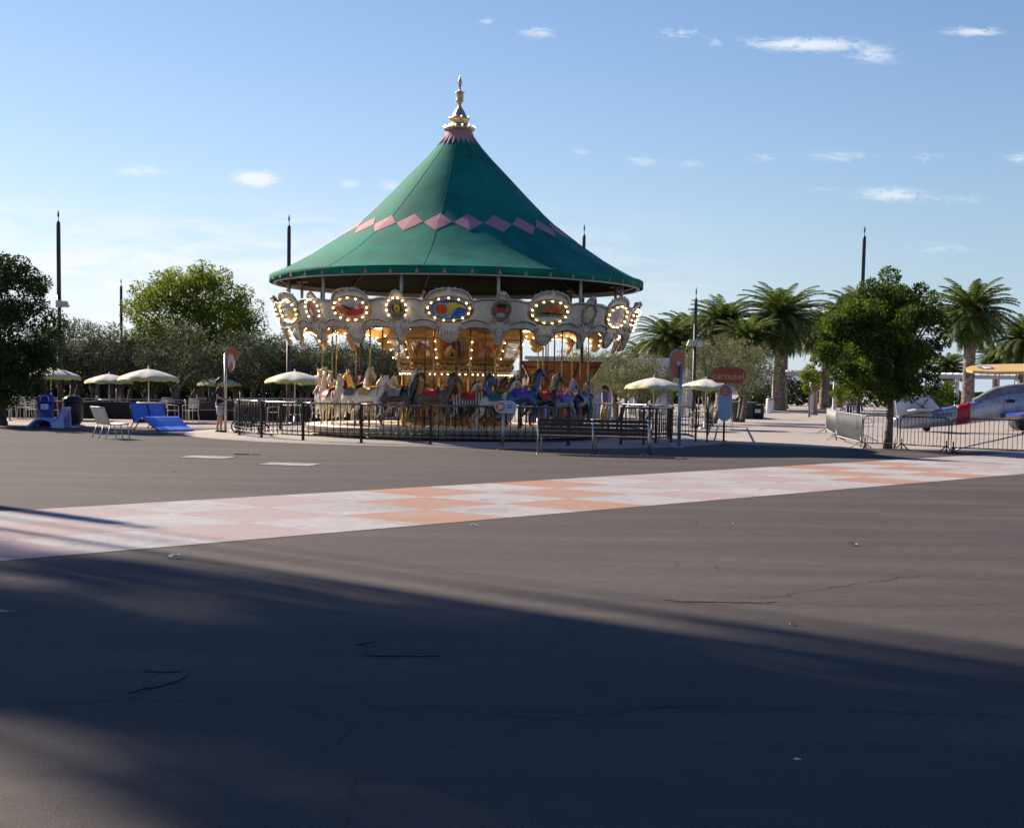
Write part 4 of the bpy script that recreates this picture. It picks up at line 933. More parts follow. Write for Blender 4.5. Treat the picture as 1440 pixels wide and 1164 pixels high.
t = thing('litter_bin', G(103, 599), 'round black litter bin with domed lid behind the lilac lounger', 'bin')
b = MB(); b.lathe([(.22, .0), (.22, .06), (.33, .2), (.34, .75), (.33, .8)], 22); b.build('body', M['bindark'], t)
b = MB(); b.lathe([(.35, .8), (.36, .84), (.33, .93), (.2, 1.02), (0, 1.05)], 22); b.tube([(-.2, -.2, .92), (0, -.24, 1.04), (.2, -.2, .92)], .02, 6); b.build('lid', M['bindark'], t)
b = MB(); b.lathe([(.38, 0), (.38, .03), (.3, .05)], 20); b.build('foot_plate', M['galv'], t)
# low dark wall with handrail behind the terrace
t = thing('terrace_wall', (0, 0, 0), 'long low dark wall with thin handrail behind the umbrella terrace', 'wall')
A_, B_ = Vector((-27, 58.6, 0)), Vector((-6.2, 59.8, 0))
b = MB(); b.bar(A_+Vector((0, 0, .34)), B_+Vector((0, 0, .34)), .22, .68); b.build('wall', M['darkwall'], t)
b = MB(); b.tube([A_+Vector((0, -.1, .8)), B_+Vector((0, -.1, .8))], .02, 6); b.build('handrail', M['galv'], t)
for k in range(12): p = A_.lerp(B_, k/11); b = MB(); b.tube([p+Vector((0, -.1, .66)), p+Vector((0, -.1, .8))], .018, 6); b.build('rail_post', M['galv'], t)
# slatted bench against that wall
def slat_bench(name, loc, rz, L_, label, mslat, mfr, grp=None, nf=3):
    t = thing(name, loc, label, 'bench', grp, rz)
    b = MB()
    for k in range(5): y = -.02+.1*k; b.bar((0, y, .44), (L_, y, .44), .085, .03)
    b.build('seat', mslat, t)
    for q in range(nf-1):
        x0, x1 = L_*q/(nf-1)+.02, L_*(q+1)/(nf-1)-.02; b = MB()
        for k in range(4): z = .52+.1*k; b.bar((x0, -.1-.03*k, z), (x1, -.1-.03*k, z), .025, .085)
        b.build('backrest', mslat, t)
    for q in range(nf):
        x = L_*q/(nf-1); b = MB()
        b.tube([(x, -.13, 0), (x, -.1, .4), (x, -.2, .86)], .02, 8); b.tube([(x, .42, 0), (x, .42, .4), (x, .42, .6), (x, .36, .64), (x, -.12, .62)], .02, 8)
        b.tube([(x, -.1, .4), (x, .42, .4)], .02, 6); b.tube([(x, -.13, .02), (x, -.13, .0)], .035, 8); b.build('end_frame', mfr, t)
    return t
a_, c_ = G(757, 638), G(912, 642); d_ = c_-a_
slat_bench('long_bench', a_, math.atan2(d_.y, d_.x), d_.length, 'long two section bench of dark slats on light steel frames, facing the carousel', M['timber'], M['steel'])
slat_bench('slatted_bench', GX(262, 57.5), rad(2), 1.9, 'dark slatted bench against the terrace wall left of the standing person', M['timber'], M['galv'], nf=2)
# ------------------------------------------------------------ signs
def disc(n, r, sx=1.): return [(sx*r*math.cos(2*math.pi*k/n), r*math.sin(2*math.pi*k/n)) for k in range(n)]
def pill(w_, h_, n=12): r = min(w_, h_)/2; dx, dy = w_/2-r, h_/2-r; return [(dx*(1 if math.cos(a) > 0 else -1)+r*math.cos(a), dy*(1 if math.sin(a) > 0 else -1)+r*math.sin(a)) for a in [2*math.pi*(k+.5)/(4*n) for k in range(4*n)]]
def face(cz, sx=0., y=0.): return lambda u_, v_, w_: Vector((sx+u_, y-w_, cz+v_))
t = thing('arrow_sign', G(707, 631), 'small pill shaped pale sign on a short post with a coral arrow disc', 'sign')
ppm = FPX/G(707, 631).y
b = MB(); b.tube([(0, 0, 0), (0, 0, 1.0)], .035, 10); b.lathe([(.1, 0), (.1, .02), (.04, .03)], 14); b.build('post', M['galv'], t)
cz = 1.08; b = MB(); b.prism(pill(.57, .31), .02, face(cz, .06, -.045)); pl = b.build('panel', M['signwhite'], t)
b = MB(); b.prism(pill(.53, .27), .004, face(cz, .06, -.066)); pp = b.build('pale_field', M['signpale'], pl)
b = MB(); b.prism(disc(24, .125), .004, face(cz, -.08, -.071)); b.build('coral_disc', M['signred'], pl)
b = MB(); b.prism([(-.09, -.09), (.09, 0), (-.06, .09), (-.03, 0)], .004, face(cz, -.08, -.076)); b.build('arrow', M['signwhite'], pl)
for z_ in (.035, -.025): b = MB(); b.box((.16, -.073, cz+z_), (.12, .004, .028)); b.build('line_of_print', M['signink'], pl)
# orange carousel sign with information panel
gs = G(1017.5, 621); t = thing('carousel_sign', gs, 'orange pill shaped carousel sign over a pale blue information panel on a thin post', 'sign')
zz_ = lambda y_: W(1018, y_, gs.y).z
b = MB(); b.tube([(0, 0, 0), (0, 0, zz_(517))], .032, 10); b.lathe([(.11, 0), (.11, .02), (.04, .03)], 14); b.build('post', M['brown'], t)
q = gs.y/FPX
cz = zz_(527.5); b = MB(); b.prism(pill(49*q, 22*q), .04, face(cz, 3.5*q, -.04)); pl = b.build('name_panel', M['signorange'], t)
T_r = Matrix.Translation((3.5*q, -.084, cz-1.5*q)) @ Matrix.Rotation(math.pi/2, 4, 'X')
text_mesh('carousel', 13*q, 'carousel_lettering', mat('lettering_pink', (.85, .5, .38), .6, 0, 0), pl, T_r)
zt, zb = zz_(540), zz_(592); b = MB(); b.prism(pill(19.5*q, zt-zb), .03, face((zt+zb)/2, 0, -.04)); pl = b.build('information_panel', M['signwhite'], t)
b = MB(); b.prism(pill(17.5*q, zt-zb-2*q), .004, face((zt+zb)/2, 0, -.071)); b.build('pale_blue_field', mat('sign_blue_field', (.34, .44, .62), .5, 0, .05, 3), pl)
b = MB(); b.prism(disc(24, 8*q), .004, face(zt-9.5*q, 0, -.078)); b.build('coral_disc', M['signred'], pl)
rg = random.Random(3)
for k in range(3): b = MB(); b.box((0, -.084, zt-(6.5+3*k)*q), ((9-2*(k == 0))*q, .003, .8*q)); b.build('line_of_print', M['signpale'], pl)
for k in range(9): b = MB(); b.box((-.5*q*(k % 3), -.077, zt-(21+2.9*k)*q), ((12-2*rg.random())*q, .003, .7*q)); b.build('line_of_print', M['signpale'], pl)
# big round sign, seen obliquely
gs = G(954.5, 629); t = thing('round_sign', gs, 'tall grey post carrying an oblique coral disc sign near the carousel gate', 'sign'); q = gs.y/FPX
zz_ = lambda y_: W(955, y_, gs.y).z
b = MB(); b.tube([(0, 0, 0), (0, 0, zz_(512)), ], .05, 12); b.lathe([(.14, 0), (.14, .02), (.06, .03)], 16); b.ball((0, 0, zz_(512)), (.05, .05, .02), 12, 6); b.build('post', M['galv'], t)
cz = zz_(511.5); ay = rad(52); ux, uy = math.cos(ay), math.sin(ay)
fr_ = lambda o0: (lambda u_, v_, w_: Vector((-6.5*q+ux*u_+uy*(w_+o0)*-1*-1, uy*u_-ux*(w_+o0), cz+v_)))
b = MB(); b.prism(disc(36, 20.5*q), .03, fr_(0)); dk = b.build('disc', M['signpale'], t); b = MB(); b.prism(disc(36, 19.6*q), .006, fr_(.031)); b.build('coral_face', M['signred'], dk)
b = MB(); b.bar((-6.5*q-.05, -.02, cz+.02*0), (0, 0, cz+.0), .05, .09); b.build('bracket', M['galv'], t)
# second round sign behind the person
gs = G(317, 607); t = thing('picture_sign', gs, 'grey post with an edge-on round coral sign and pale panel, next to the standing person', 'sign'); q = gs.y/FPX
zz_ = lambda y_: W(318, y_, gs.y).z
b = MB(); b.tube([(0, 0, 0), (0, 0, zz_(497))], .045, 12); b.lathe([(.13, 0), (.13, .02), (.05, .03)], 16); b.build('post', M['galv'], t)
ay = rad(-38); ux, uy = math.cos(ay), math.sin(ay)
for nm, c_, r_, o_, mm in (('disc', zz_(500), 11, 0, 'signorange'), ('pale_panel', zz_(510), 7.5, .035, 'signwhite')):
    b = MB(); b.prism(disc(28, r_*q, 1. if nm == 'disc' else .9), .03, lambda u_, v_, w_: Vector((10*q+ux*u_+uy*(w_+o_), uy*u_-ux*(w_+o_), c_+v_*(1 if nm == 'disc' else 1.5)))); b.build(nm, M[mm], t)
b = MB(); b.prism([(-.1, -.28), (.03, -.32), (.1, -.1), (.02, .05), (-.06, -.05)], .01, lambda u_, v_, w_: Vector((10*q+ux*u_+uy*(w_+.07), uy*u_-ux*(w_+.07), zz_(510)+v_))); b.build('coral_shape', M['signred'], t)
# ------------------------------------------------------------ crowd barriers
def barrier(p0, p1, label, m, diag=False, h=.95):
    p0, p1 = Vector((*p0[:2], 0)), Vector((*p1[:2], 0)); d = p1-p0; L_ = d.length
    t = thing('crowd_barrier', p0, label, 'barrier', 'crowd control barriers', math.atan2(d.y, d.x))
    r = .14; z0, z1 = .17, h
    pts = [(0, 0, z0)]+[(r-r*math.cos(a), 0, z1-r+r*math.sin(a)) for a in np.linspace(0, math.pi/2, 5)]+[(L_-r+r*math.sin(a), 0, z1-r+r*math.cos(a)) for a in np.linspace(0, math.pi/2, 5)]+[(L_, 0, z0)]
    b = MB(); b.tube(pts, .02, 6, closed=True); b.build('frame', m, t)
    b = MB(); n = max(4, int(L_/.125))
    for k in range(1, n): b.tube([(L_*k/n, 0, z0), (L_*k/n, 0, z1-.01)], .0085, 5)
    b.build('bars', m, t)
    for x in (.06, L_-.06):
        b = MB(); b.tube([(x, 0, z0+.16), (x, 0, .02)], .02, 6); b.tube([(x, -.3, .015), (x, 0, .2), (x, .3, .015)], .018, 6); b.build('foot', m, t)
    return t
Gd = lambda x, y: G(x, y)
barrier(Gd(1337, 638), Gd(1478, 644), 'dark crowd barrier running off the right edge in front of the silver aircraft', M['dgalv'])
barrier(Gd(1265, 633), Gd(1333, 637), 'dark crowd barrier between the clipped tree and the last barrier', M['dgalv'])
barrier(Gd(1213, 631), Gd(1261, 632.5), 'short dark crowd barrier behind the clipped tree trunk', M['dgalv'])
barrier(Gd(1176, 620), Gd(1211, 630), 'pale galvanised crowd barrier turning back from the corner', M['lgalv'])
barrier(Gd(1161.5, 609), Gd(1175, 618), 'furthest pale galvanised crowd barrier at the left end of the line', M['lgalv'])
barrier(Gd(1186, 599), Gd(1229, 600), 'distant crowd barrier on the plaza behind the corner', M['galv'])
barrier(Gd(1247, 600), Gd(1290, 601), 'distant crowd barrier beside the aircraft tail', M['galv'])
# long bar lying behind the barriers
b = MB(); b.tube([G(1352, 634)+Vector((0, .6, .0)), G(1352, 634)+Vector((0.4, .6, .12)), Vector((G(1430, 628).x, 39.6, .98))], .022, 6); tag(b.build('steel_brace', M['galv']), 'long slanting steel tube leaning behind the right hand barrier', 'steel tube')
#PART4
# ------------------------------------------------------------ foliage
def quads_mesh(name, V, m):       # V: (n, 4, 3)
    n = len(V); me = bpy.data.meshes.new(name); me.vertices.add(4*n); me.loops.add(4*n); me.polygons.add(n)
    me.vertices.foreach_set('co', V.reshape(-1).astype(np.float32)); me.loops.foreach_set('vertex_index', np.arange(4*n, dtype=np.int32))
    me.polygons.foreach_set('loop_start', np.arange(0, 4*n, 4, dtype=np.int32)); me.polygons.foreach_set('loop_total', np.full(n, 4, dtype=np.int32))
    me.materials.append(m); me.update(calc_edges=True); return me
def leaves(rs, P, L_, Wd, up=.3, out=None, ov=.0):
    n = len(P); d = rs.normal(size=(n, 3)); d[:, 2] += up
    if out is not None: d += out*ov
    d /= np.linalg.norm(d, axis=1, keepdims=True); w_ = np.cross(d, rs.normal(size=(n, 3))); w_ /= np.linalg.norm(w_, axis=1, keepdims=True)
    l = (L_*rs.uniform(.6, 1.35, n))[:, None]; w2 = (Wd*rs.uniform(.7, 1.2, n))[:, None]
    return np.stack([P-d*l*.5, P+w_*w2*.5-d*l*.05, P+d*l*.5, P-w_*w2*.5-d*l*.05], 1)
def crown_points(rs, c, R, nclump, cr, per, low=-.6, hollow=.45, keep=None):
    cs = []; tries = 0
    while len(cs) < nclump and tries < 20000:
        tries += 1; p = rs.uniform(-1, 1, 3); q = np.linalg.norm(p)
        if q > 1 or q < hollow*rs.uniform(0, 1)**.5 or p[2] < low: continue
        if keep and not keep(p): continue
        cs.append(p*np.array(R)+np.array(c))
    cs = np.array(cs); rr = cr*rs.uniform(.55, 1.35, len(cs)); P = []; Oo = []
    for p, r_ in zip(cs, rr):
        k = max(8, int(per*(r_/cr)**2)); d = rs.normal(size=(k, 3)); d /= np.linalg.norm(d, axis=1, keepdims=True)
        P.append(p+d*(r_*rs.uniform(.25, 1, k)**.5)[:, None]*np.array([1, 1, .8])); Oo.append(d)
    return cs, np.concatenate(P), np.concatenate(Oo)
def trunk(b, rs, cs, h, r, base=(0, 0, 0), nl=10, bend=.06, multi=1):
    for q in range(multi):
        off = np.array([0, 0, 0.]) if multi == 1 else np.array([math.cos(q*2.2)*r*1.5, math.sin(q*2.2)*r*1.5, 0])
        tp = np.array([off[0]*3+rs.normal()*bend*h, off[1]*3+rs.normal()*bend*h, h])
        pts = [off, off+(tp-off)*.35+rs.normal(size=3)*[bend*.5, bend*.5, 0], off+(tp-off)*.7+rs.normal(size=3)*[bend*.6, bend*.6, 0], tp]
        b.tube(pts, [r*1.25, r, r*.9, r*.8], 10); sel = cs[rs.permutation(len(cs))[:max(3, nl//multi)]]
        for c in sel:
            m_ = tp+(c-tp)*.5+rs.normal(size=3)*.08*h*.4; m_[2] += .05*h
            b.tube([tp-[0, 0, .05*h], m_, c], [r*.6, r*.32, r*.08], 6, cap=False)
def make_tree(name, cat, R, cz, h, r, leaf, bark, seed, nclump, cr, per, L_, Wd, low=-.6, nl=10, multi=1, up=.3, ov=0., hollow=.45, group=None, keep=None, bend=.05, cx=0):
    rs = np.random.RandomState(seed); t = thing(name, (0, 0, 0), '', cat, group)
    cs, P, Oo = crown_points(rs, (cx, 0, cz), R, nclump, cr, per, low, hollow, keep)
    obj('crown', quads_mesh('crown', leaves(rs, P, L_, Wd, up, Oo, ov), leaf), t)
    b = MB(); trunk(b, rs, cs, h, r, nl=nl, multi=multi, bend=bend); b.build('trunk', bark, t); return t
def put(t, x, y, label, rz=0, s=(1, 1, 1), use=set()):
    if id(t) in use or t.name in use: c = dup(t, (x, y, 0), rz, label)
    else: use.add(t.name); c = t; t.location = (x, y, 0); t.rotation_euler = (0, 0, rz); t['label'] = label
    c.scale = s; return c
# olive trees --------------------------------------------------------
OL = [make_tree('olive_tree', 'tree', (1.75, 1.6, 1.2), 2.35, 1.15, .11, M['olive'], M['bark'], 10+k, 95, .42, 95, .15, .034, low=-.75, multi=3, up=.5, ov=.9, group='grey green olive trees') for k in range(3)]
ORt = [make_tree('olive_tree', 'tree', (1.75, 1.6, 1.2), 2.35, 1.15, .11, M['oliveR'], M['bark'], 20+k, 95, .42, 95, .15, .034, low=-.75, multi=3, up=.5, ov=.9, group='grey green olive trees') for k in range(2)]
def tree_px(t, px, ytop, Y, h0, label, rz, wide=1.):      # scale a tree so that its top reaches ytop
    g = GX(px, Y); z = W(px, ytop, Y).z; s = z/h0; return put(t, g.x, Y, label, rz, (s*wide, s*wide, s))
rr = random.Random(2)
for k, (px, yt, Y, wdt) in enumerate(((58, 470, 66, 1.0), (98, 452, 68, 1.05), (140, 456, 66, 1.0), (172, 470, 71, 1.0), (212, 492, 67, .95), (258, 458, 64, 1.15), (305, 486, 69, 1.0), (342, 468, 65, 1.1), (385, 470, 68, 1.0), (425, 478, 66, 1.05), (468, 484, 70, 1.0), (505, 478, 67, 1.05), (548, 482, 70, 1.0))):
    w_ = ('at the far left behind the dark leafy tree', 'just right of the tall brown pole', 'left of the thin distant pole', 'behind the thin distant pole', 'under the left edge of the yellow-green tree', 'with pale top in front of the yellow-green tree', 'dark one behind the standing person', 'right of the picture sign', 'left of the carousel roof rim', 'behind the left edge of the carousel', 'seen through the left poles of the carousel', 'behind the camel and the cream horse', 'hidden behind the centre housing')[k]
    tree_px(OL[k % 3], px, yt, Y, 3.6, 'grey green olive tree '+w_, rr.uniform(0, 6), wdt)
for k, (px, yt, Y, wdt, w_) in enumerate(((815, 492, 72, 1.0, 'beyond the orange booth'), (868, 492, 68, 1.0, 'behind the right edge of the carousel'), (905, 500, 66, 1.0, 'with silvery crown left of the round sign'), (1000, 478, 68, .95, 'left one of the pair above the carousel sign'), (1040, 480, 72, 1.0, 'right one of the pair above the carousel sign'))):
    tree_px(ORt[k % 2], px, yt, Y, 3.6, 'pale olive tree '+w_, rr.uniform(0, 6), wdt)
# second, darker belt of trees behind the olives
DK = [make_tree('background_tree', 'tree', (2.6, 2.2, 1.9), 2.6, 1.0, .15, M['hedge'], M['barkdark'], 30+k, 100, .62, 85, .26, .1, low=-.95, group='dark trees behind the olives') for k in range(2)]
for k, px in enumerate((-5, 45, 90, 135, 182, 232, 282, 332, 380, 428, 476, 525, 575)):
    w_ = ('first', 'second', 'third', 'fourth', 'fifth', 'sixth', 'seventh', 'eighth', 'ninth', 'tenth', 'eleventh', 'twelfth', 'thirteenth')[k]
    tree_px(DK[k % 2], px, 488+(k*37 % 11), 84+(k % 3)*2, 4.5, 'dark tree in the belt behind the olives, %s from the left edge' % w_, k*1.3, 1.05)
# big yellow-green tree
t = make_tree('leafy_tree', 'tree', (3.6, 3.0, 3.1), 4.35, 2.2, .2, M['lime'], M['bark'], 41, 230, .62, 150, .2, .07, low=-.8, nl=22, ov=1.3, up=.1, hollow=.5, keep=lambda p: p[2] < 1-.55*abs(p[0]+.1)**1.5)
put(t, GX(280, 76).x, 76, 'large yellow-green broadleaf tree with spreading crown, left of the carousel', .4)
# dark tree at the left edge
t = make_tree('evergreen_tree', 'tree', (1.95, 1.8, 2.6), 3.1, 1.0, .17, M['darkleaf'], M['barkdark'], 52, 200, .42, 190, .13, .06, low=-.93, nl=14, ov=1., hollow=.4)
put(t, GX(2, 49).x, 49, 'dark dense evergreen tree cut by the left edge of the picture', 0)
# the near clipped tree at right
t = make_tree('ficus_tree', 'tree', (1.76, 1.7, 1.98), 3.12, 1.6, .115, M['ficus'], M['bark'], 64, 150, .34, 330, .1, .055, low=-.86, nl=20, ov=.9, hollow=.35, bend=.03, cx=-.3, keep=lambda p: p[2] < .95-.75*max(0, -p[0]-.05)**.8)
gt = G(1248, 631); put(t, gt.x, gt.y, 'bushy dark green ornamental fig tree standing at the row of crowd barriers', 0)
# shade trees out of view to the left, whose shadow lies over the foreground
BT = make_tree('shade_tree', 'tree', (1.6, 1.6, 6.0), 17.5, 11.5, .13, M['darkleaf'], M['barkdark'], 71, 62, .75, 95, .42, .24, low=-.97, nl=14, ov=.6, hollow=.1, bend=.01)
for k, (s_, n_, a_, c_) in enumerate(((-40, 6.7, 1.0, 1.7), (-44.5, 5.5, .95, 1.7), (-50, 5.2, .9, 1.7), (-41.5, 3.95, .8, 1.6), (-36, 6.3, .95, 1.5), (-38, 8.6, .38, 1.6), (-39.5, 7.9, .45, 1.6), (-35, 9.1, .2, 1.5), (-52, 6.9, .5, 1.75), (-33, 3.2, .3, 1.4), (-31, 8.0, .4, 1.3))):
    put(BT, -SX*s_+SY*n_, -SY*s_-SX*n_, 'tall shade tree standing out of view to the left, %s in the row' % ('first', 'second', 'third', 'fourth', 'fifth', 'sixth', 'seventh', 'eighth', 'ninth', 'tenth', 'eleventh')[k], k*1.3, (a_, a_, c_))
for k, (x, y) in enumerate(((-9, -6), (-1, -9), (8, -7), (14, 0))): put(BT, x, y, 'added unseen tree behind the photographer that blocks sky light, %s along' % ('first', 'second', 'third', 'fourth')[k], k, (2.2, 2.2, .8))  # unseen trees added to block sky fill and deepen the foreground shade
# ------------------------------------------------------------ palms
def make_palm(seed, h, FL=3.5, n=120):
    rs = np.random.RandomState(seed); t = thing('date_palm', (0, 0, 0), '', 'palm tree', 'tall date palms')
    b = MB(); pr = [(.62, 0), (.5, .25), (.43, .8), (.4, 2.), (.38, h*.6), (.37, h-1.6), (.42, h-1.3), (.5, h-.9), (.46, h-.3), (.3, h+.1)]
    b.lathe(pr, 18); b.build('trunk', M['palmbark'], t)
    b = MB()
    for k in range(70):
        a = k*2.4; z = h-1.35+1.2*k/70; b.bar((.4*math.cos(a), .4*math.sin(a), z), (.56*math.cos(a), .56*math.sin(a), z+.16), .09, .04)
    b.build('cut_frond_stubs', M['palmbark'], t)
    Q = []; rb = MB()
    for k in range(n):
        a = k*2.39996+rs.normal()*.1; f = k/(n-1); el = rad(86-150*f**.9)+rs.normal()*.06
        L_ = FL*(1-.15*f)*rs.uniform(.88, 1.08); N = 15; pts = []; p = np.array([.18*math.cos(a), .18*math.sin(a), h]); e = el
        for q in range(N+1):
            pts.append(p.copy()); p = p+np.array([math.cos(e)*math.cos(a), math.cos(e)*math.sin(a), math.sin(e)])*(L_/N); e -= (.055+.05*q/N)*(1.15-.3*f)*(1.0 if el > -.3 else .5)
        pts = np.array(pts); rb.tube([tuple(x) for x in pts[::3]], [.035, .03, .024, .018, .012, .006][:len(pts[::3])], 4, cap=False)
        M_ = 44
        for side in (-1, 1):
            s = np.linspace(.1, .99, M_); idx = s*N; i = np.floor(idx).astype(int).clip(0, N-1); fr = (idx-i)[:, None]
            c = pts[i]*(1-fr)+pts[i+1]*fr; d = pts[i+1]-pts[i]; d /= np.linalg.norm(d, axis=1, keepdims=True)
            sd = np.array([-math.sin(a), math.cos(a), 0])*side; upv = np.cross(d, sd)*side
            ll = .5*np.sin(np.pi*(.15+.8*s))**.6*rs.uniform(.85, 1.1, M_)
            dr = sd*.8+d*.62+upv*.0+np.array([0, 0, -.22])+rs.normal(size=(M_, 3))*.06; dr /= np.linalg.norm(dr, axis=1, keepdims=True)
            wv = d*.028
            e1 = c+dr*ll[:, None]*.5; e2 = c+dr*ll[:, None]+np.array([0, 0, -.07])
            Q.append(np.stack([c-wv, c+wv, e1+wv*1.1, e1-wv*1.1], 1)); Q.append(np.stack([e1-wv*1.1, e1+wv*1.1, e2+wv*.25, e2-wv*.25], 1))
    obj('fronds', quads_mesh('fronds', np.concatenate(Q), M['palm']), t); rb.build('frond_stems', M['palm'], t)
    b = MB()
    for k in range(16):
        a = -.4+k*.33; b.tube([(.2*math.cos(a), .2*math.sin(a), h-.1), (.7*math.cos(a), .7*math.sin(a), h+.05), (1.0*math.cos(a), 1.0*math.sin(a), h-.25)], [.03, .05, .09], 5)
    b.build('date_clusters', M['dates'], t); return t
PA = [make_palm(5, 7.2), make_palm(9, 7.2, 3.4), make_palm(14, 7.2, 3.2)]
for k, (px, yc, Y, s, w_) in enumerate(((941, 476, 112, 1.0, 'low crowned one just right of the carousel'), (973, 470, 122, 1.0, 'partly behind the rusty brown pole'), (1017, 455, 116, 1.05, 'between the rusty pole and the tallest palm'), (1091, 445, 113, 1.12, 'tallest, with orange date stalks and a thick pale trunk'),
        (1103, 458, 126, 1.05, 'tucked behind the right side of the tallest palm'), (1155, 466, 118, 1.0, 'with trunk behind the pink column'), (1208, 448, 122, 1.1, 'showing above the clipped tree beside the dark pole'), (1052, 478, 110, .9, 'with a flared trunk base under the olive crown'),
        (1366, 440, 101, 1.06, 'standing alone with full crown behind the silver aircraft'), (1441, 478, 112, 1.0, 'cut by the right edge of the picture'), (1333, 516, 130, .8, 'small yellowish one low behind the aircraft'), (1402, 505, 136, .85, 'small one low to the right behind the yellow wing'), (1180, 492, 138, .85, 'small distant one behind the clipped tree'), (1270, 490, 135, .9, 'distant one hidden by the clipped tree'), (905, 500, 134, .9, 'distant one behind the right edge of the carousel'))):
    tr = {3: 1097, 5: 1161, 7: 1050}.get(k, px); P_ = W(px, yc, Y); hh = P_.z/7.2
    t = put(PA[k % 3], W(tr, (yc+560)/2 if k in (3, 5, 7) else yc, Y).x, Y, 'date palm '+w_, k*.9, (s, s, hh*1.0))
    for c in kids(t): pass
# ------------------------------------------------------------ far hedge, pergolas, booth
rs = np.random.RandomState(90); Pn = []
for hx0, hx1, hy, hh_, hn, hlab in ((-40, -4, 90, 1.0, 16000, 'dark shrub belt behind the trunks of the olive trees'),):
    xx = rs.uniform(hx0, hx1, hn); zz2 = (2.3+.4*np.sin(xx*.8)+.3*np.sin(xx*2.1))*rs.uniform(0, 1, hn)**.7; V = leaves(rs, np.stack([xx, rs.uniform(hy, hy+3, hn), zz2], 1), .4, .25, .2); o = obj('hedge', quads_mesh('hedge', V, M['darkleaf'])); tag(o, hlab, 'hedge', kind='stuff')
n = 26000; x = rs.uniform(-75, 95, n); y = rs.uniform(146, 152, n); top = 2.1+1.0*np.sin(x*.23)+.6*np.sin(x*.71+1)+.4*np.sin(x*1.9)
z = top*rs.uniform(0, 1, n)**.7; V = leaves(rs, np.stack([x, y, z], 1), .6, .35, .2); o = obj('hedge', quads_mesh('hedge', V, M['hedge'])); tag(o, 'far dark green belt of shrubs closing the plaza behind the palms', 'hedge', kind='stuff')
b = MB(); rg = random.Random(5); vs = []; N = 60
for k in range(N+1): x = -700+1400*k/N; vs += [(x, 900, -2), (x, 900+40, 9+10*math.sin(k*.4)+7*math.sin(k*1.13)+3*rg.random()), (x, 1100, -2)]
b.add(vs, [(3*k, 3*k+3, 3*k+4, 3*k+1) for k in range(N)]+[(3*k+1, 3*k+4, 3*k+5, 3*k+2) for k in range(N)], True); struct(b.build('hills', mat('hazy_hill', (.16, .19, .24), .9, 0, .1, .02)))
def pergola(x0, x1, Y, z, dep, label, nb, roof=False):
    t = thing('pergola', (x0, Y, 0), label, 'pergola'); L_ = x1-x0
    b = MB(); b.box((L_/2, 0, z-.16), (L_, .22, .32)); b.box((L_/2, dep, z-.16), (L_, .22, .32)); b.build('beam', M['whitewall'], t)
    b = MB(); k = 0
    if roof: b.box((L_/2, dep/2, z+.05), (L_+.4, dep+.6, .09))
    else:
        while k*.6 < L_: b.box((k*.6+.1, dep/2, z+.07), (.08, dep+.8, .13)); k += 1
    b.build('roof_slats' if not roof else 'roof_panel', M['whitewall'], t)
    for q in range(nb):
        for yy in (0, dep): b = MB(); b.box((.15+(L_-.3)*q/(nb-1), yy, (z-.32)/2), (.32, .3, z-.32)); b.build('column', M['whitewall'], t)
    return t
xa = lambda px, Y: W(px, 560, Y).x
pergola(xa(1096, 124), xa(1440, 124)+22, 124, W(1140, 523, 124).z, 3.5, 'long pale slatted pergola beyond the palms at right', 9)
pergola(xa(853, 84), xa(975, 84), 84, W(940, 506, 84).z, 4, 'white flat roofed shelter behind the right edge of the carousel', 4, True)
t = thing('white_kiosk', (xa(800, 78), 78, 0), 'plain white kiosk wall seen through the right half of the carousel', 'kiosk')
b = MB(); b.box((0, 0, 1.5), (4.4, 2.4, 3.0)); b.build('wall', M['whitewall'], t); b = MB(); b.box((0, 0, 3.08), (4.8, 2.8, .16)); b.build('roof', M['galv'], t); b = MB(); b.box((-.9, -1.22, 1.0), (.9, .05, 2.0)); b.build('door', M['darkwall'], t)
b = MB(); b.box((.9, -1.22, 1.5), (1.2, .05, .8)); b.build('window', M['mirror'], t)
# orange booth with flared awning
Yb = 54.5; xb = xa(784, Yb); t = thing('ticket_booth', (xb, Yb, 0), 'small terracotta booth with flaring awning on dark struts behind the carousel', 'booth')
b = MB(); b.box((-.05, 0, 1.1), (1.9, 1.8, 2.2)); b.build('wall', M['terracotta'], t)
b = MB()
z0, z1 = 1.72, 2.52
a0 = [(-1.0, -.95), (1.0, -.95), (1.0, .95), (-1.0, .95)]; a1 = [(-1.38, -1.5), (1.55, -1.5), (1.55, 1.4), (-1.38, 1.4)]
b.add([(x, y, z0) for x, y in a0]+[(x, y, z1) for x, y in a1]+[(x*.97, y*.97, z0+.02) for x, y in a0]+[(x*.97, y*.97, z1+.0) for x, y in a1], [(i, (i+1) % 4, 4+(i+1) % 4, 4+i) for i in range(4)]+[(8+(i+1) % 4, 8+i, 12+i, 12+(i+1) % 4) for i in range(4)]+[(4+i, 4+(i+1) % 4, 12+(i+1) % 4, 12+i) for i in range(4)])
b.box((0, 0, 2.2), (1.86, 1.7, .06)); b.build('awning', M['terracotta'], t)
b = MB()
for x in (-1.36, -.5, .1, .7, 1.52): b.bar((x*.0+.05, -1.0, 2.28), (x, -1.52, 1.95+.25*abs(x)), .035); b.bar((x*.7, -.97, 1.72), (x, -1.52, 2.5), .03)
b.bar((-1.38, -1.53, 2.5), (1.55, -1.53, 2.5), .04); b.build('strut', M['darkwall'], t)
b = MB(); b.box((-.35, -.92, 1.2), (.8, .04, .7)); b.build('hatch', M['darkwall'], t); b = MB(); b.box((-.35, -1.0, .82), (.95, .24, .04)); b.build('counter', M['galv'], t)
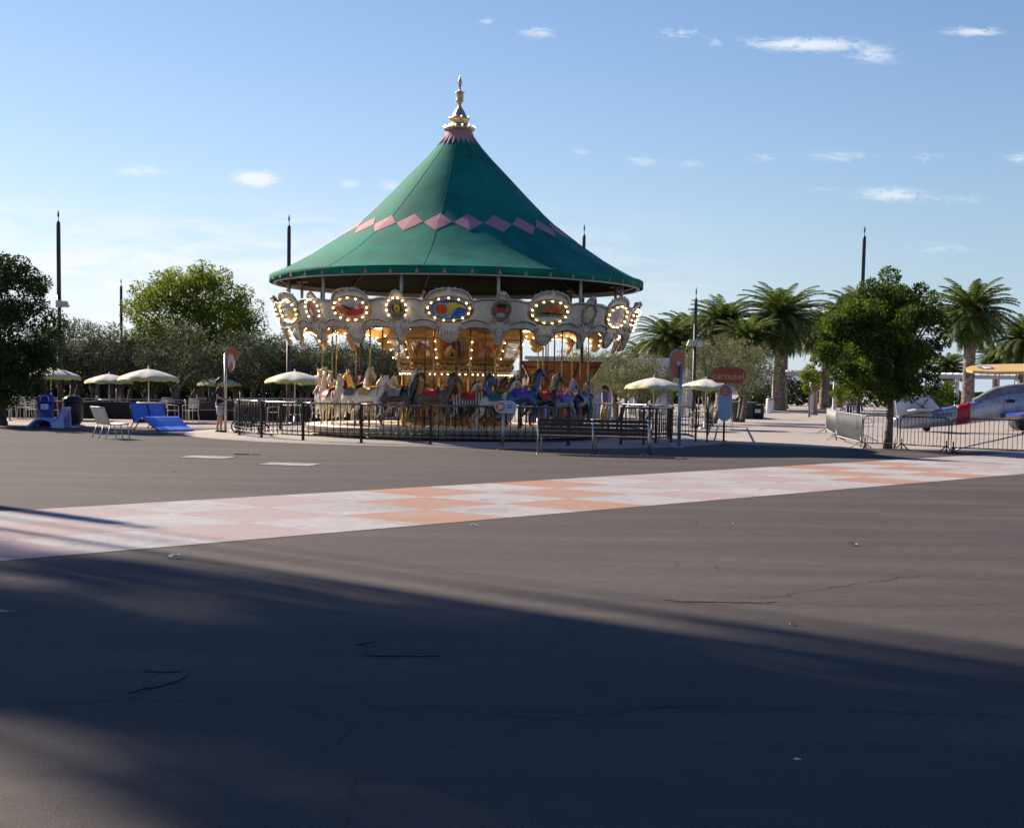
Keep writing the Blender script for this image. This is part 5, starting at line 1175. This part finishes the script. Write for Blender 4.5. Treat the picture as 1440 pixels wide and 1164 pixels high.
# round column and small things on the plaza
t = thing('round_kiosk', GX(1144, 96), 'round silver and dusty pink advertising column beside a palm trunk', 'column')
b = MB(); b.lathe([(.32, 0), (.32, .12), (.28, .14)], 28); b.build('base', M['galv'], t)
b = MB(); b.lathe([(.28, .14), (.28, 2.6), (.3, 2.62), (.3, 2.68), (.22, 2.72), (0, 2.74)], 28); b.build('drum', mat('pink_column', (.42, .24, .24), .35, .2, .08, 1), t)
b = MB(); b.add([pol(.3, a, z) for z in (.2, 2.55) for a in np.linspace(rad(185), rad(262), 9)], [(k, k+1, 9+k+1, 9+k) for k in range(8)]); b.build('silver_panel', M['galv'], t)
t.scale = (1, 1, .78)
t = thing('planter', GX(1064, 80), 'black planter with a small dark bush and white label beyond the carousel sign', 'planter')
b = MB(); b.lathe([(.35, 0), (.42, .1), (.45, .7), (.5, .75), (.46, .78), (.4, .72)], 20); b.build('pot', M['black'], t)
rs = np.random.RandomState(7); cs, P_, Oo = crown_points(rs, (0, 0, 1.3), (.55, .5, .6), 24, .22, 60, -1); obj('foliage', quads_mesh('foliage', leaves(rs, P_, .12, .06, .3, Oo, .8), M['darkleaf']), t)
b = MB(); b.box((0, -.5, .45), (.3, .02, .2)); b.build('label', M['signwhite'], t)
t = thing('white_bin', GX(1083, 100), 'small white litter bin at the foot of the tallest palm', 'bin'); b = MB(); b.lathe([(.22, 0), (.25, .05), (.27, .85), (.24, .9)], 18); b.build('body', M['signwhite'], t); b = MB(); b.lathe([(.28, .9), (.28, .95), (.2, 1.02), (0, 1.04)], 18); b.build('lid', M['galv'], t)
t = thing('equipment_box', GX(1045, 80), 'low dark green equipment box left of the black planter', 'box'); b = MB(); b.box((0, 0, .45), (1.3, .7, .9)); b.build('cabinet', mat('box_green', (.05, .07, .06), .5), t); b = MB(); b.box((0, 0, .93), (1.36, .76, .05)); b.build('lid', M['galv'], t)
t = thing('heat_lamp', GX(983, 60), 'thin black standing patio post beside the lime edged umbrella at right', 'post'); b = MB(); b.tube([(0, 0, 0), (0, 0, 1.5)], .03, 8); b.lathe([(.22, 0), (.22, .04), (.05, .08)], 14); b.build('stand', M['black'], t); b = MB(); b.lathe([(.08, 1.3), (.12, 1.35), (.12, 1.7), (.02, 1.75)], 12); b.build('head', M['black'], t)
YB = make_tree('young_tree', 'tree', (.7, .6, .75), 2.0, 1.5, .05, M['lime'], M['bark'], 81, 26, .26, 70, .16, .07, low=-.9, nl=6, group='young trees on the plaza')
put(YB, GX(1139, 88).x, 88, 'young yellow-green tree left of the clipped tree', 0, (1.0, 1.0, 1.15)); put(YB, GX(1182, 80).x, 80, 'young yellow-green tree under the left side of the clipped tree', 1, (.8, .8, .72)); 
t = make_tree('shrub', 'shrub', (1.25, .9, .95), 1.15, .5, .06, M['ficus'], M['barkdark'], 83, 45, .35, 90, .12, .07, low=-.9, nl=6); put(t, GX(1322, 88).x, 88, 'rounded green shrub between the tail fin and the pergola column', 0, (1, 1, 1.15))
# ------------------------------------------------------------ the silver aircraft
q0 = G(1303, 607); YA = q0.y; xt = xa(1258, YA); t = thing('silver_aircraft', (xt, YA, 0), 'silver vintage military aircraft with red band, covered cockpit and tail towards the clipped tree', 'aircraft', None, rad(-4))
KX = YA/FPX; zA = lambda y_, x_=1350: W(x_, y_, YA).z
stn = [(1257, 588, 600), (1268, 584, 603), (1290, 580, 602.5), (1312, 576.5, 600.5), (1330, 572.5, 599), (1350, 568.5, 597), (1370, 563, 594.5), (1385, 558, 592.5), (1410, 552, 590.5), (1440, 548, 588.5), (1475, 546, 588), (1520, 547, 588), (1560, 552, 587), (1580, 560, 583)]
secs = [((px-1258)*KX, (zA(a_, px)+zA(b_, px))/2, (zA(a_, px)-zA(b_, px))/2) for px, a_, b_ in stn]
def fus(b, secs, sc_=1., n=22, wr=.62):
    vs = []
    for x, zc, hh in secs:
        for k in range(n):
            a = 2*math.pi*k/n; ca, sa = math.cos(a), math.sin(a); vs.append((x, sc_*wr*hh*(abs(ca)**.85)*(1 if ca > 0 else -1), zc+sc_*hh*(abs(sa)**.85)*(1 if sa > 0 else -1)))
    N = len(secs); b.add(vs, [(i*n+k, i*n+(k+1) % n, (i+1)*n+(k+1) % n, (i+1)*n+k) for i in range(N-1) for k in range(n)]+[tuple(reversed(range(n))), tuple((N-1)*n+k for k in range(n))], True)
b = MB(); fus(b, secs); fu = b.build('fuselage', M['silver'], t); PANELS = True
def interp(x):
    for s0, s1 in zip(secs, secs[1:]):
        if s0[0] <= x <= s1[0]: f = (x-s0[0])/(s1[0]-s0[0]); return (x, s0[1]+(s1[1]-s0[1])*f, s0[2]+(s1[2]-s0[2])*f)
b = MB(); fus(b, [interp((px-1258)*KX) for px in (1343, 1348, 1353, 1358, 1361)], 1.012); b.build('red_band', M['planered'], fu)
b = MB()
for px in (1275, 1300, 1311, 1366, 1388, 1405, 1424, 1452, 1490, 1530):      # riveted panel joints
    x_, zc_, hh_ = interp((px-1258)*KX); b.tube([(x_, 1.004*.62*hh_*(abs(math.cos(a))**.85)*(1 if math.cos(a) > 0 else -1), zc_+1.004*hh_*(abs(math.sin(a))**.85)*(1 if math.sin(a) > 0 else -1)) for a in np.linspace(0, 2*math.pi, 29)[:-1]], .007, 4, closed=True)
for f_ in (.35, -.45):
    b.tube([(x_, -.62*hh_*(1-abs(f_)**2.35)**.43-.004, zc_+hh_*f_) for x_, zc_, hh_ in secs[2:12]], .006, 4)
b.build('panel_joints', M['trim'], fu)
b = MB()    # blue upper decking
for px0, px1 in ((1308, 1342), (1361.5, 1378)):
    ss = [interp((px-1258)*KX) for px in np.linspace(px0, px1, 5)]; vs = []
    for x, zc, hh in ss:
        for a in np.linspace(rad(38), rad(142), 9): ca, sa = math.cos(a), math.sin(a); vs.append((x, 1.01*.62*hh*(abs(ca)**.85)*(1 if ca > 0 else -1), zc+1.01*hh*sa**.85))
    b.add(vs, [(i*9+k, i*9+k+1, i*9+k+10, i*9+k+9) for i in range(4) for k in range(8)], True)
b.build('blue_decking', mat('aircraft_pale_blue', (.22, .29, .45), .35, .4, .1, 3), fu)
sx_ = (1326-1258)*KX; s_ = interp(sx_); Tm = Matrix.Translation((sx_, -.62*s_[2]*1.0-.02, zA(583.5, 1327))) @ Matrix.Rotation(rad(4), 4, 'Y').inverted() @ Matrix.Rotation(math.pi/2, 4, 'X')
text_mesh('MARINES', 9.6*KX, 'marines_lettering', M['ink'], fu, Tm @ Matrix.Scale(.82, 4, (1, 0, 0)), .006)
b = MB(); b.box(((1413-1258)*KX, -.5, zA(563.5, 1413)), (11*KX, .1, 4.5*KX)); b.build('side_window', M['ink'], fu)
fin_ = [((1262-1258)*KX, zA(586)), ((1259-1258)*KX, zA(566)), ((1262-1258)*KX, zA(551)), ((1270-1258)*KX, zA(545)), ((1291-1258)*KX, zA(544)), ((1299-1258)*KX, zA(549)), ((1316-1258)*KX, zA(569)), ((1322-1258)*KX, zA(576))]
b = MB(); b.prism(fin_, .09, lambda u_, v_, w_: Vector((u_, w_-.045, v_))); b.build('tail_fin', M['silver'], t)
b = MB(); b.prism([(.3, 0), (1.3, 0), (1.15, 1.5), (.7, 1.9), (.35, 1.75)], .07, lambda u_, v_, w_: Vector((u_+.15, -v_-.05, zA(580)+w_+v_*.05))); b.prism([(.3, 0), (1.3, 0), (1.15, 1.5), (.7, 1.9), (.35, 1.75)], .07, lambda u_, v_, w_: Vector((u_+.15, v_+.05, zA(580)+w_+v_*.05))); b.build('tailplane', M['silver'], t)
b = MB(); b.tube([(.9, -.6, zA(577)), (1.35, -.1, zA(562))], .02, 5); b.tube([(.5, 0, zA(560)), (1.3, -.08, zA(576))], .02, 5); b.build('tail_strut', M['ink'], t)
b = MB(); b.tube([(.95, 0, .35), (1.32, 0, .18)], .035, 6); b.build('tail_leg', M['steel'], t)
b = MB(); b.tube([(1.35, -.06, .16), (1.35, .06, .16)], [.15, .15], 18); b.build('tail_wheel', M['black'], t)
cv = [(1366, 563, 560), (1374, 565, 556.5), (1384, 564, 549.5), (1394, 560, 544.5), (1412, 556, 541), (1440, 552, 537.5), (1480, 550, 535), (1515, 550, 537), (1545, 556, 549)]
b = MB(); fus(b, [((px-1258)*KX, (zA(a_+2, px)+zA(c_, px))/2, (zA(c_, px)-zA(a_+2, px))/2) for px, a_, c_ in cv], 1, 18, .6 if False else .9); b.build('canvas_cover', M['canvas'], t)
b = MB(); rg = random.Random(1)
for px in range(1378, 1440, 8): b.tube([((px-1258)*KX, -.5-.0, zA(559-.12*(px-1378))), ((px+3-1258)*KX, -.56, zA(566-.12*(px-1378)))], .008, 4)
b.build('cover_lashing', M['ink'], t)
b = MB(); x0 = (1402-1258)*KX; b.prism([(x0, 0), (x0+2.9, 0), (x0+2.6, 4.6), (x0+1.1, 4.9), (x0+.6, 4.2)], .16, lambda u_, v_, w_: Vector((u_, -v_-.3, zA(587)+.02+w_*(1-v_/6)+v_*.09))); b.prism([(x0, 0), (x0+2.9, 0), (x0+2.6, 4.6), (x0+1.1, 4.9), (x0+.6, 4.2)], .16, lambda u_, v_, w_: Vector((u_, v_+.3, zA(587)+.02+w_*(1-v_/6)+v_*.09))); b.build('wing', M['planeblue'], t)
for s2 in (-1, 1): b = MB(); b.tube([(x0+2.4, s2*1.7, zA(586)), (x0+2.4, s2*1.7, .35)], .05, 8); b.tube([(x0+2.4, s2*1.7-.08, .32), (x0+2.4, s2*1.7+.08, .32)], .32, 20); b.build('main_wheel', M['black'], t)
b = MB(); xe = secs[-1][0]; b.lathe([(.42, 0), (.4, .3), (.2, .5), (0, .6)], 18); nose = b.build('spinner', M['silver'], t, (xe, 0, secs[-1][1])); nose.rotation_euler = (0, math.pi/2, 0)
for k in range(3): b = MB(); b.box((xe+.35, math.cos(k*2.09)*.75, secs[-1][1]+math.sin(k*2.09)*.75), (.06, .18, 1.4), Matrix.Rotation(k*2.09-math.pi/2, 3, 'X')); b.build('propeller_blade', M['ink'], t)
# yellow aircraft behind: broad wing and tall yellow mast
YY = 66.; x0 = xa(1357, YY); t = thing('yellow_aircraft', (x0, YY, 0), 'chrome yellow aircraft wing with star roundel above the silver fuselage at the right edge', 'aircraft')
zw = lambda y_: W(1400, y_, YY).z; k_ = YY/FPX
b = MB(); n = 15; out = [(0, .35), (.12, .75), (.5, 1.15), (1.1, 1.4), (2.2, 1.5), (5.5, 1.5), (5.5, 0), (2.2, -.3), (1.1, -.3), (.5, -.15), (.12, .05)]
nq = len(out); vs = []
for x, c in out: vs.append((x, c*1.35-.6, zw(524)+.36*(c+.3)/1.8+.03*x))
vs2 = [(x, y, z-.13) for x, y, z in vs]; b.add(vs+vs2, [tuple(range(nq))[::-1], tuple(range(nq, 2*nq))]+[(i, (i+1) % nq, nq+(i+1) % nq, nq+i) for i in range(nq)], False); wg = b.build('upper_wing', M['yellow'], t)
def wp(x, c, o=.012): return (x, c*1.35-.6, zw(524)+.36*(c+.3)/1.8+.03*x+o)
b = MB(); b.add([wp(.95+.34*math.cos(a), .62+.42*math.sin(a)) for a in np.linspace(0, 2*math.pi, 25)[:-1]], [tuple(range(24))]); rd_ = b.build('roundel', M['planeblue'], wg)
b = MB(); b.add([wp(.95+(.32 if k % 2 == 0 else .13)*math.cos(k*math.pi/5+.3), .62+(.4 if k % 2 == 0 else .16)*math.sin(k*math.pi/5+.3), .02) for k in range(10)], [tuple(range(10))]); b.build('star', M['signwhite'], rd_)
b = MB(); b.box((2.68, 0, (zw(440)+.3)/2+.3), (.12, .12, zw(440)-.3)); b.build('mast', M['yellow'], t)
b = MB(); secs2 = [(1.9, 1.35, .3), (2.4, 1.4, .45), (3.2, 1.45, .5), (5.5, 1.45, .5)]; b.tube([(x, 0, z) for x, z, r_ in secs2], [r_ for x, z, r_ in secs2], 16); b.build('fuselage', M['yellow'], t)
for x in (.95, 1.15, 1.9): b = MB(); b.tube([(x+.2, -.5, zw(524)-.05), (x, -.4, .9)], .03, 6); b.build('wing_strut', M['whitemetal'], t)
b = MB(); b.box((2.4, 0, .85), (3.4, 1.1, .1)); b.build('lower_wing', M['yellow'], t); b = MB(); b.tube([(2.6, -.8, .3), (2.6, .8, .3)], .3, 18); b.build('wheel', M['black'], t)
# ------------------------------------------------------------ people
def person(loc, rz, label, top, bottom, hair, shorts=True, arms='push', hs=1.):
    t = thing('person', loc, label, 'person', None, rz); t.scale = (hs,)*3
    P = [(0, 0, .92, (.1, .14)), (.01, 0, 1.1, (.085, .115)), (.02, 0, 1.3, (.095, .15)), (.02, 0, 1.4, (.07, .12)), (.025, 0, 1.47, .048), (.05, 0, 1.54, (.075, .065)), (.045, 0, 1.62, (.085, .07))]
    E_ = [(0, 1), (1, 2), (2, 3), (3, 4), (4, 5), (5, 6)]
    def chain(a, pl):
        for p in pl: P.append(p); E_.append((a, len(P)-1)); a = len(P)-1
        return a
    for s_, st in ((-1, .05), (1, -.06)):
        chain(0, [(0, s_*.1, .82, .085), (.02+st, s_*.1, .5, .055), (-.02+st*1.4, s_*.1, .1, .036), (.02+st*1.4, s_*.1, .045, .038), (.12+st*1.4, s_*.1, .03, .034)])
        if arms == 'push': e = chain(3, [(.0, s_*.18, 1.37, .05), (-.04, s_*.2, 1.12, .036), (.16, s_*.19, 1.04, .028), (.3, s_*.17, 1.02, .024)]); hx = (.3, s_*.17, 1.02)
        else: e = chain(3, [(.0, s_*.18, 1.37, .05), (-.03, s_*.22, 1.12, .036), (.05, s_*.23, .9, .028), (.07, s_*.23, .84, .024)]); hx = (.07, s_*.23, .84)
        for k in range(4): chain(e, [(hx[0]+.05, hx[1]+(k-1.5)*.018, hx[2]-.012*k+.01, .009), (hx[0]+.085-(k % 3)*.006, hx[1]+(k-1.5)*.019, hx[2]-.03, .008)])
        chain(e, [(hx[0]+.02, hx[1]-s_*.035, hx[2]+.015, .01), (hx[0]+.05, hx[1]-s_*.045, hx[2]+.01, .009)])
    body = obj('body', skin('body', P, E_, M['skin'], sub=2), t)
    b = MB(); b.tube([(.125, 0, 1.585), (.15, 0, 1.565), (.125, 0, 1.555)], [.008, .016, .008], 6); b.ball((.115, .028, 1.6), (.012, .013, .009), 6, 5); b.ball((.115, -.028, 1.6), (.012, .013, .009), 6, 5); b.build('face', M['skin'], body)
    b = MB(); b.ball((.02, 0, 1.635), (.105, .088, .1), 14, 10); b.ball((-.075, 0, 1.6), (.06, .06, .07), 10, 8); b.tube([(-.09, 0, 1.6), (-.12, 0, 1.52), (-.1, 0, 1.4)], [.04, .035, .015], 8); b.build('hair', hair, t)
    def ring(secs_, n=20):
        b = MB(); vs = [(cx_+rx*math.cos(2*math.pi*k/n), cy_+ry*math.sin(2*math.pi*k/n), z) for z, cx_, cy_, rx, ry in secs_ for k in range(n)]
        b.add(vs, [(i*n+k, i*n+(k+1) % n, (i+1)*n+(k+1) % n, (i+1)*n+k) for i in range(len(secs_)-1) for k in range(n)], True); return b
    b = ring([(.84, 0, 0, .14, .18), (.95, 0, 0, .125, .165), (1.08, .01, 0, .11, .14), (1.22, .02, 0, .12, .155), (1.34, .02, 0, .115, .18), (1.41, .02, 0, .09, .15), (1.455, .02, 0, .055, .08)])
    for s_ in (-1, 1): b.tube([(.01, s_*.13, 1.385), (-.01, s_*.2, 1.32), (-.03, s_*.215, 1.2)], [.075, .068, .062], 10)
    b.build('shirt', top, t)
    b = ring([(.8, 0, 0, .135, .175), (.9, 0, 0, .135, .172), (.97, 0, 0, .12, .16)])
    for s_, st in ((-1, .05), (1, -.06)):
        pts = [(0, s_*.095, .86), (.02+st, s_*.105, .56)]+([] if shorts else [(st*1.3, s_*.1, .3), (-.02+st*1.4, s_*.1, .08)]); b.tube(pts, [.11, .095, .075, .065][:len(pts)], 14)
    b.build('shorts' if shorts else 'trousers', bottom, t)
    for s_, st in ((-1, .05), (1, -.06)): b = MB(); b.ball((.04+st*1.4, s_*.1, .035), (.13, .05, .045), 10, 6); b.build('shoe', M['clothblack'], t)
    return t
gp = G(309, 608); pr_ = person(gp, 0, 'person in a black top and light grey shorts with tied dark hair, pushing a stroller', M['clothblack'], M['clothgrey'], M['hair'], hs=1.0)
person(GX(851, 55), rad(200), 'person in a lavender shirt with dark hair standing behind the right edge of the carousel', M['lavender'], mat('straw_skirt', (.5, .45, .18), .8), M['hair'], shorts=False, arms='down', hs=.98)
person(GX(1195, 92), rad(80), 'distant person in white and blue beyond the corner of the barriers', M['signwhite'], M['navy'], M['hair'], shorts=False, arms='down', hs=1.0)
# stroller
t = thing('stroller', gp+Vector((.42, .02, 0)), 'black three wheeled stroller pushed by the person in light shorts', 'stroller')
b = MB(); b.tube([(0, -.2, 1.0), (0, .2, 1.0)], .016, 8)
for y in (-.2, .2): b.tube([(0, y, 1.0), (.12, y, .8), (.3, y, .6), (.62, y, .22), (.95, y*.3, .2)], .014, 6); b.tube([(.2, y, .2), (.35, y, .52), (.5, y, .62)], .014, 6)
b.build('frame', M['black'], t)
b = MB(); vs = []
for x, z, w_, d_ in ((.12, .86, .2, .0), (.18, .7, .22, 0), (.25, .5, .22, 0), (.38, .42, .22, 0), (.55, .44, .22, 0), (.66, .3, .2, 0)): vs += [(x, -w_, z), (x, w_, z), (x+.05, w_, z+.03), (x+.05, -w_, z+.03)]
b.add(vs, [(4*i+k, 4*i+(k+1) % 4, 4*i+4+(k+1) % 4, 4*i+4+k) for i in range(5) for k in range(4)], True); b.build('seat', M['navy'], t)
b = MB(); vs = [(.22+.3*math.cos(a)*s_, y, .62+.34*math.sin(a)*s_) for s_ in (1, .94) for y in (-.23, .23) for a in np.linspace(rad(35), rad(150), 9)]
b.add(vs, [(k, k+1, 9+k+1, 9+k) for k in range(8)]+[(18+k+1, 18+k, 27+k, 27+k+1) for k in range(8)], True); b.build('hood', M['clothblack'], t)
for x, y, r_ in ((.2, -.27, .2), (.2, .27, .2), (.95, 0, .15)):
    b = MB(); b.tube([(x+r_*math.cos(a), y, r_+r_*math.sin(a)*.97) for a in np.linspace(0, 2*math.pi, 21)[:-1]], .025, 6, closed=True); wh = b.build('wheel', M['black'], t)
    b = MB(); [b.tube([(x, y, r_), (x+r_*.92*math.cos(a), y, r_+r_*.92*math.sin(a))], .012, 4) for a in np.linspace(0, 2*math.pi, 6)[:-1]]; b.build('spokes', M['galv'], wh)
bpy.context.view_layer.update()
for o in [o for o in C.objects if o.parent is None and o.type == 'EMPTY' and not o.get('label')]: print('NOLABEL', o.name)
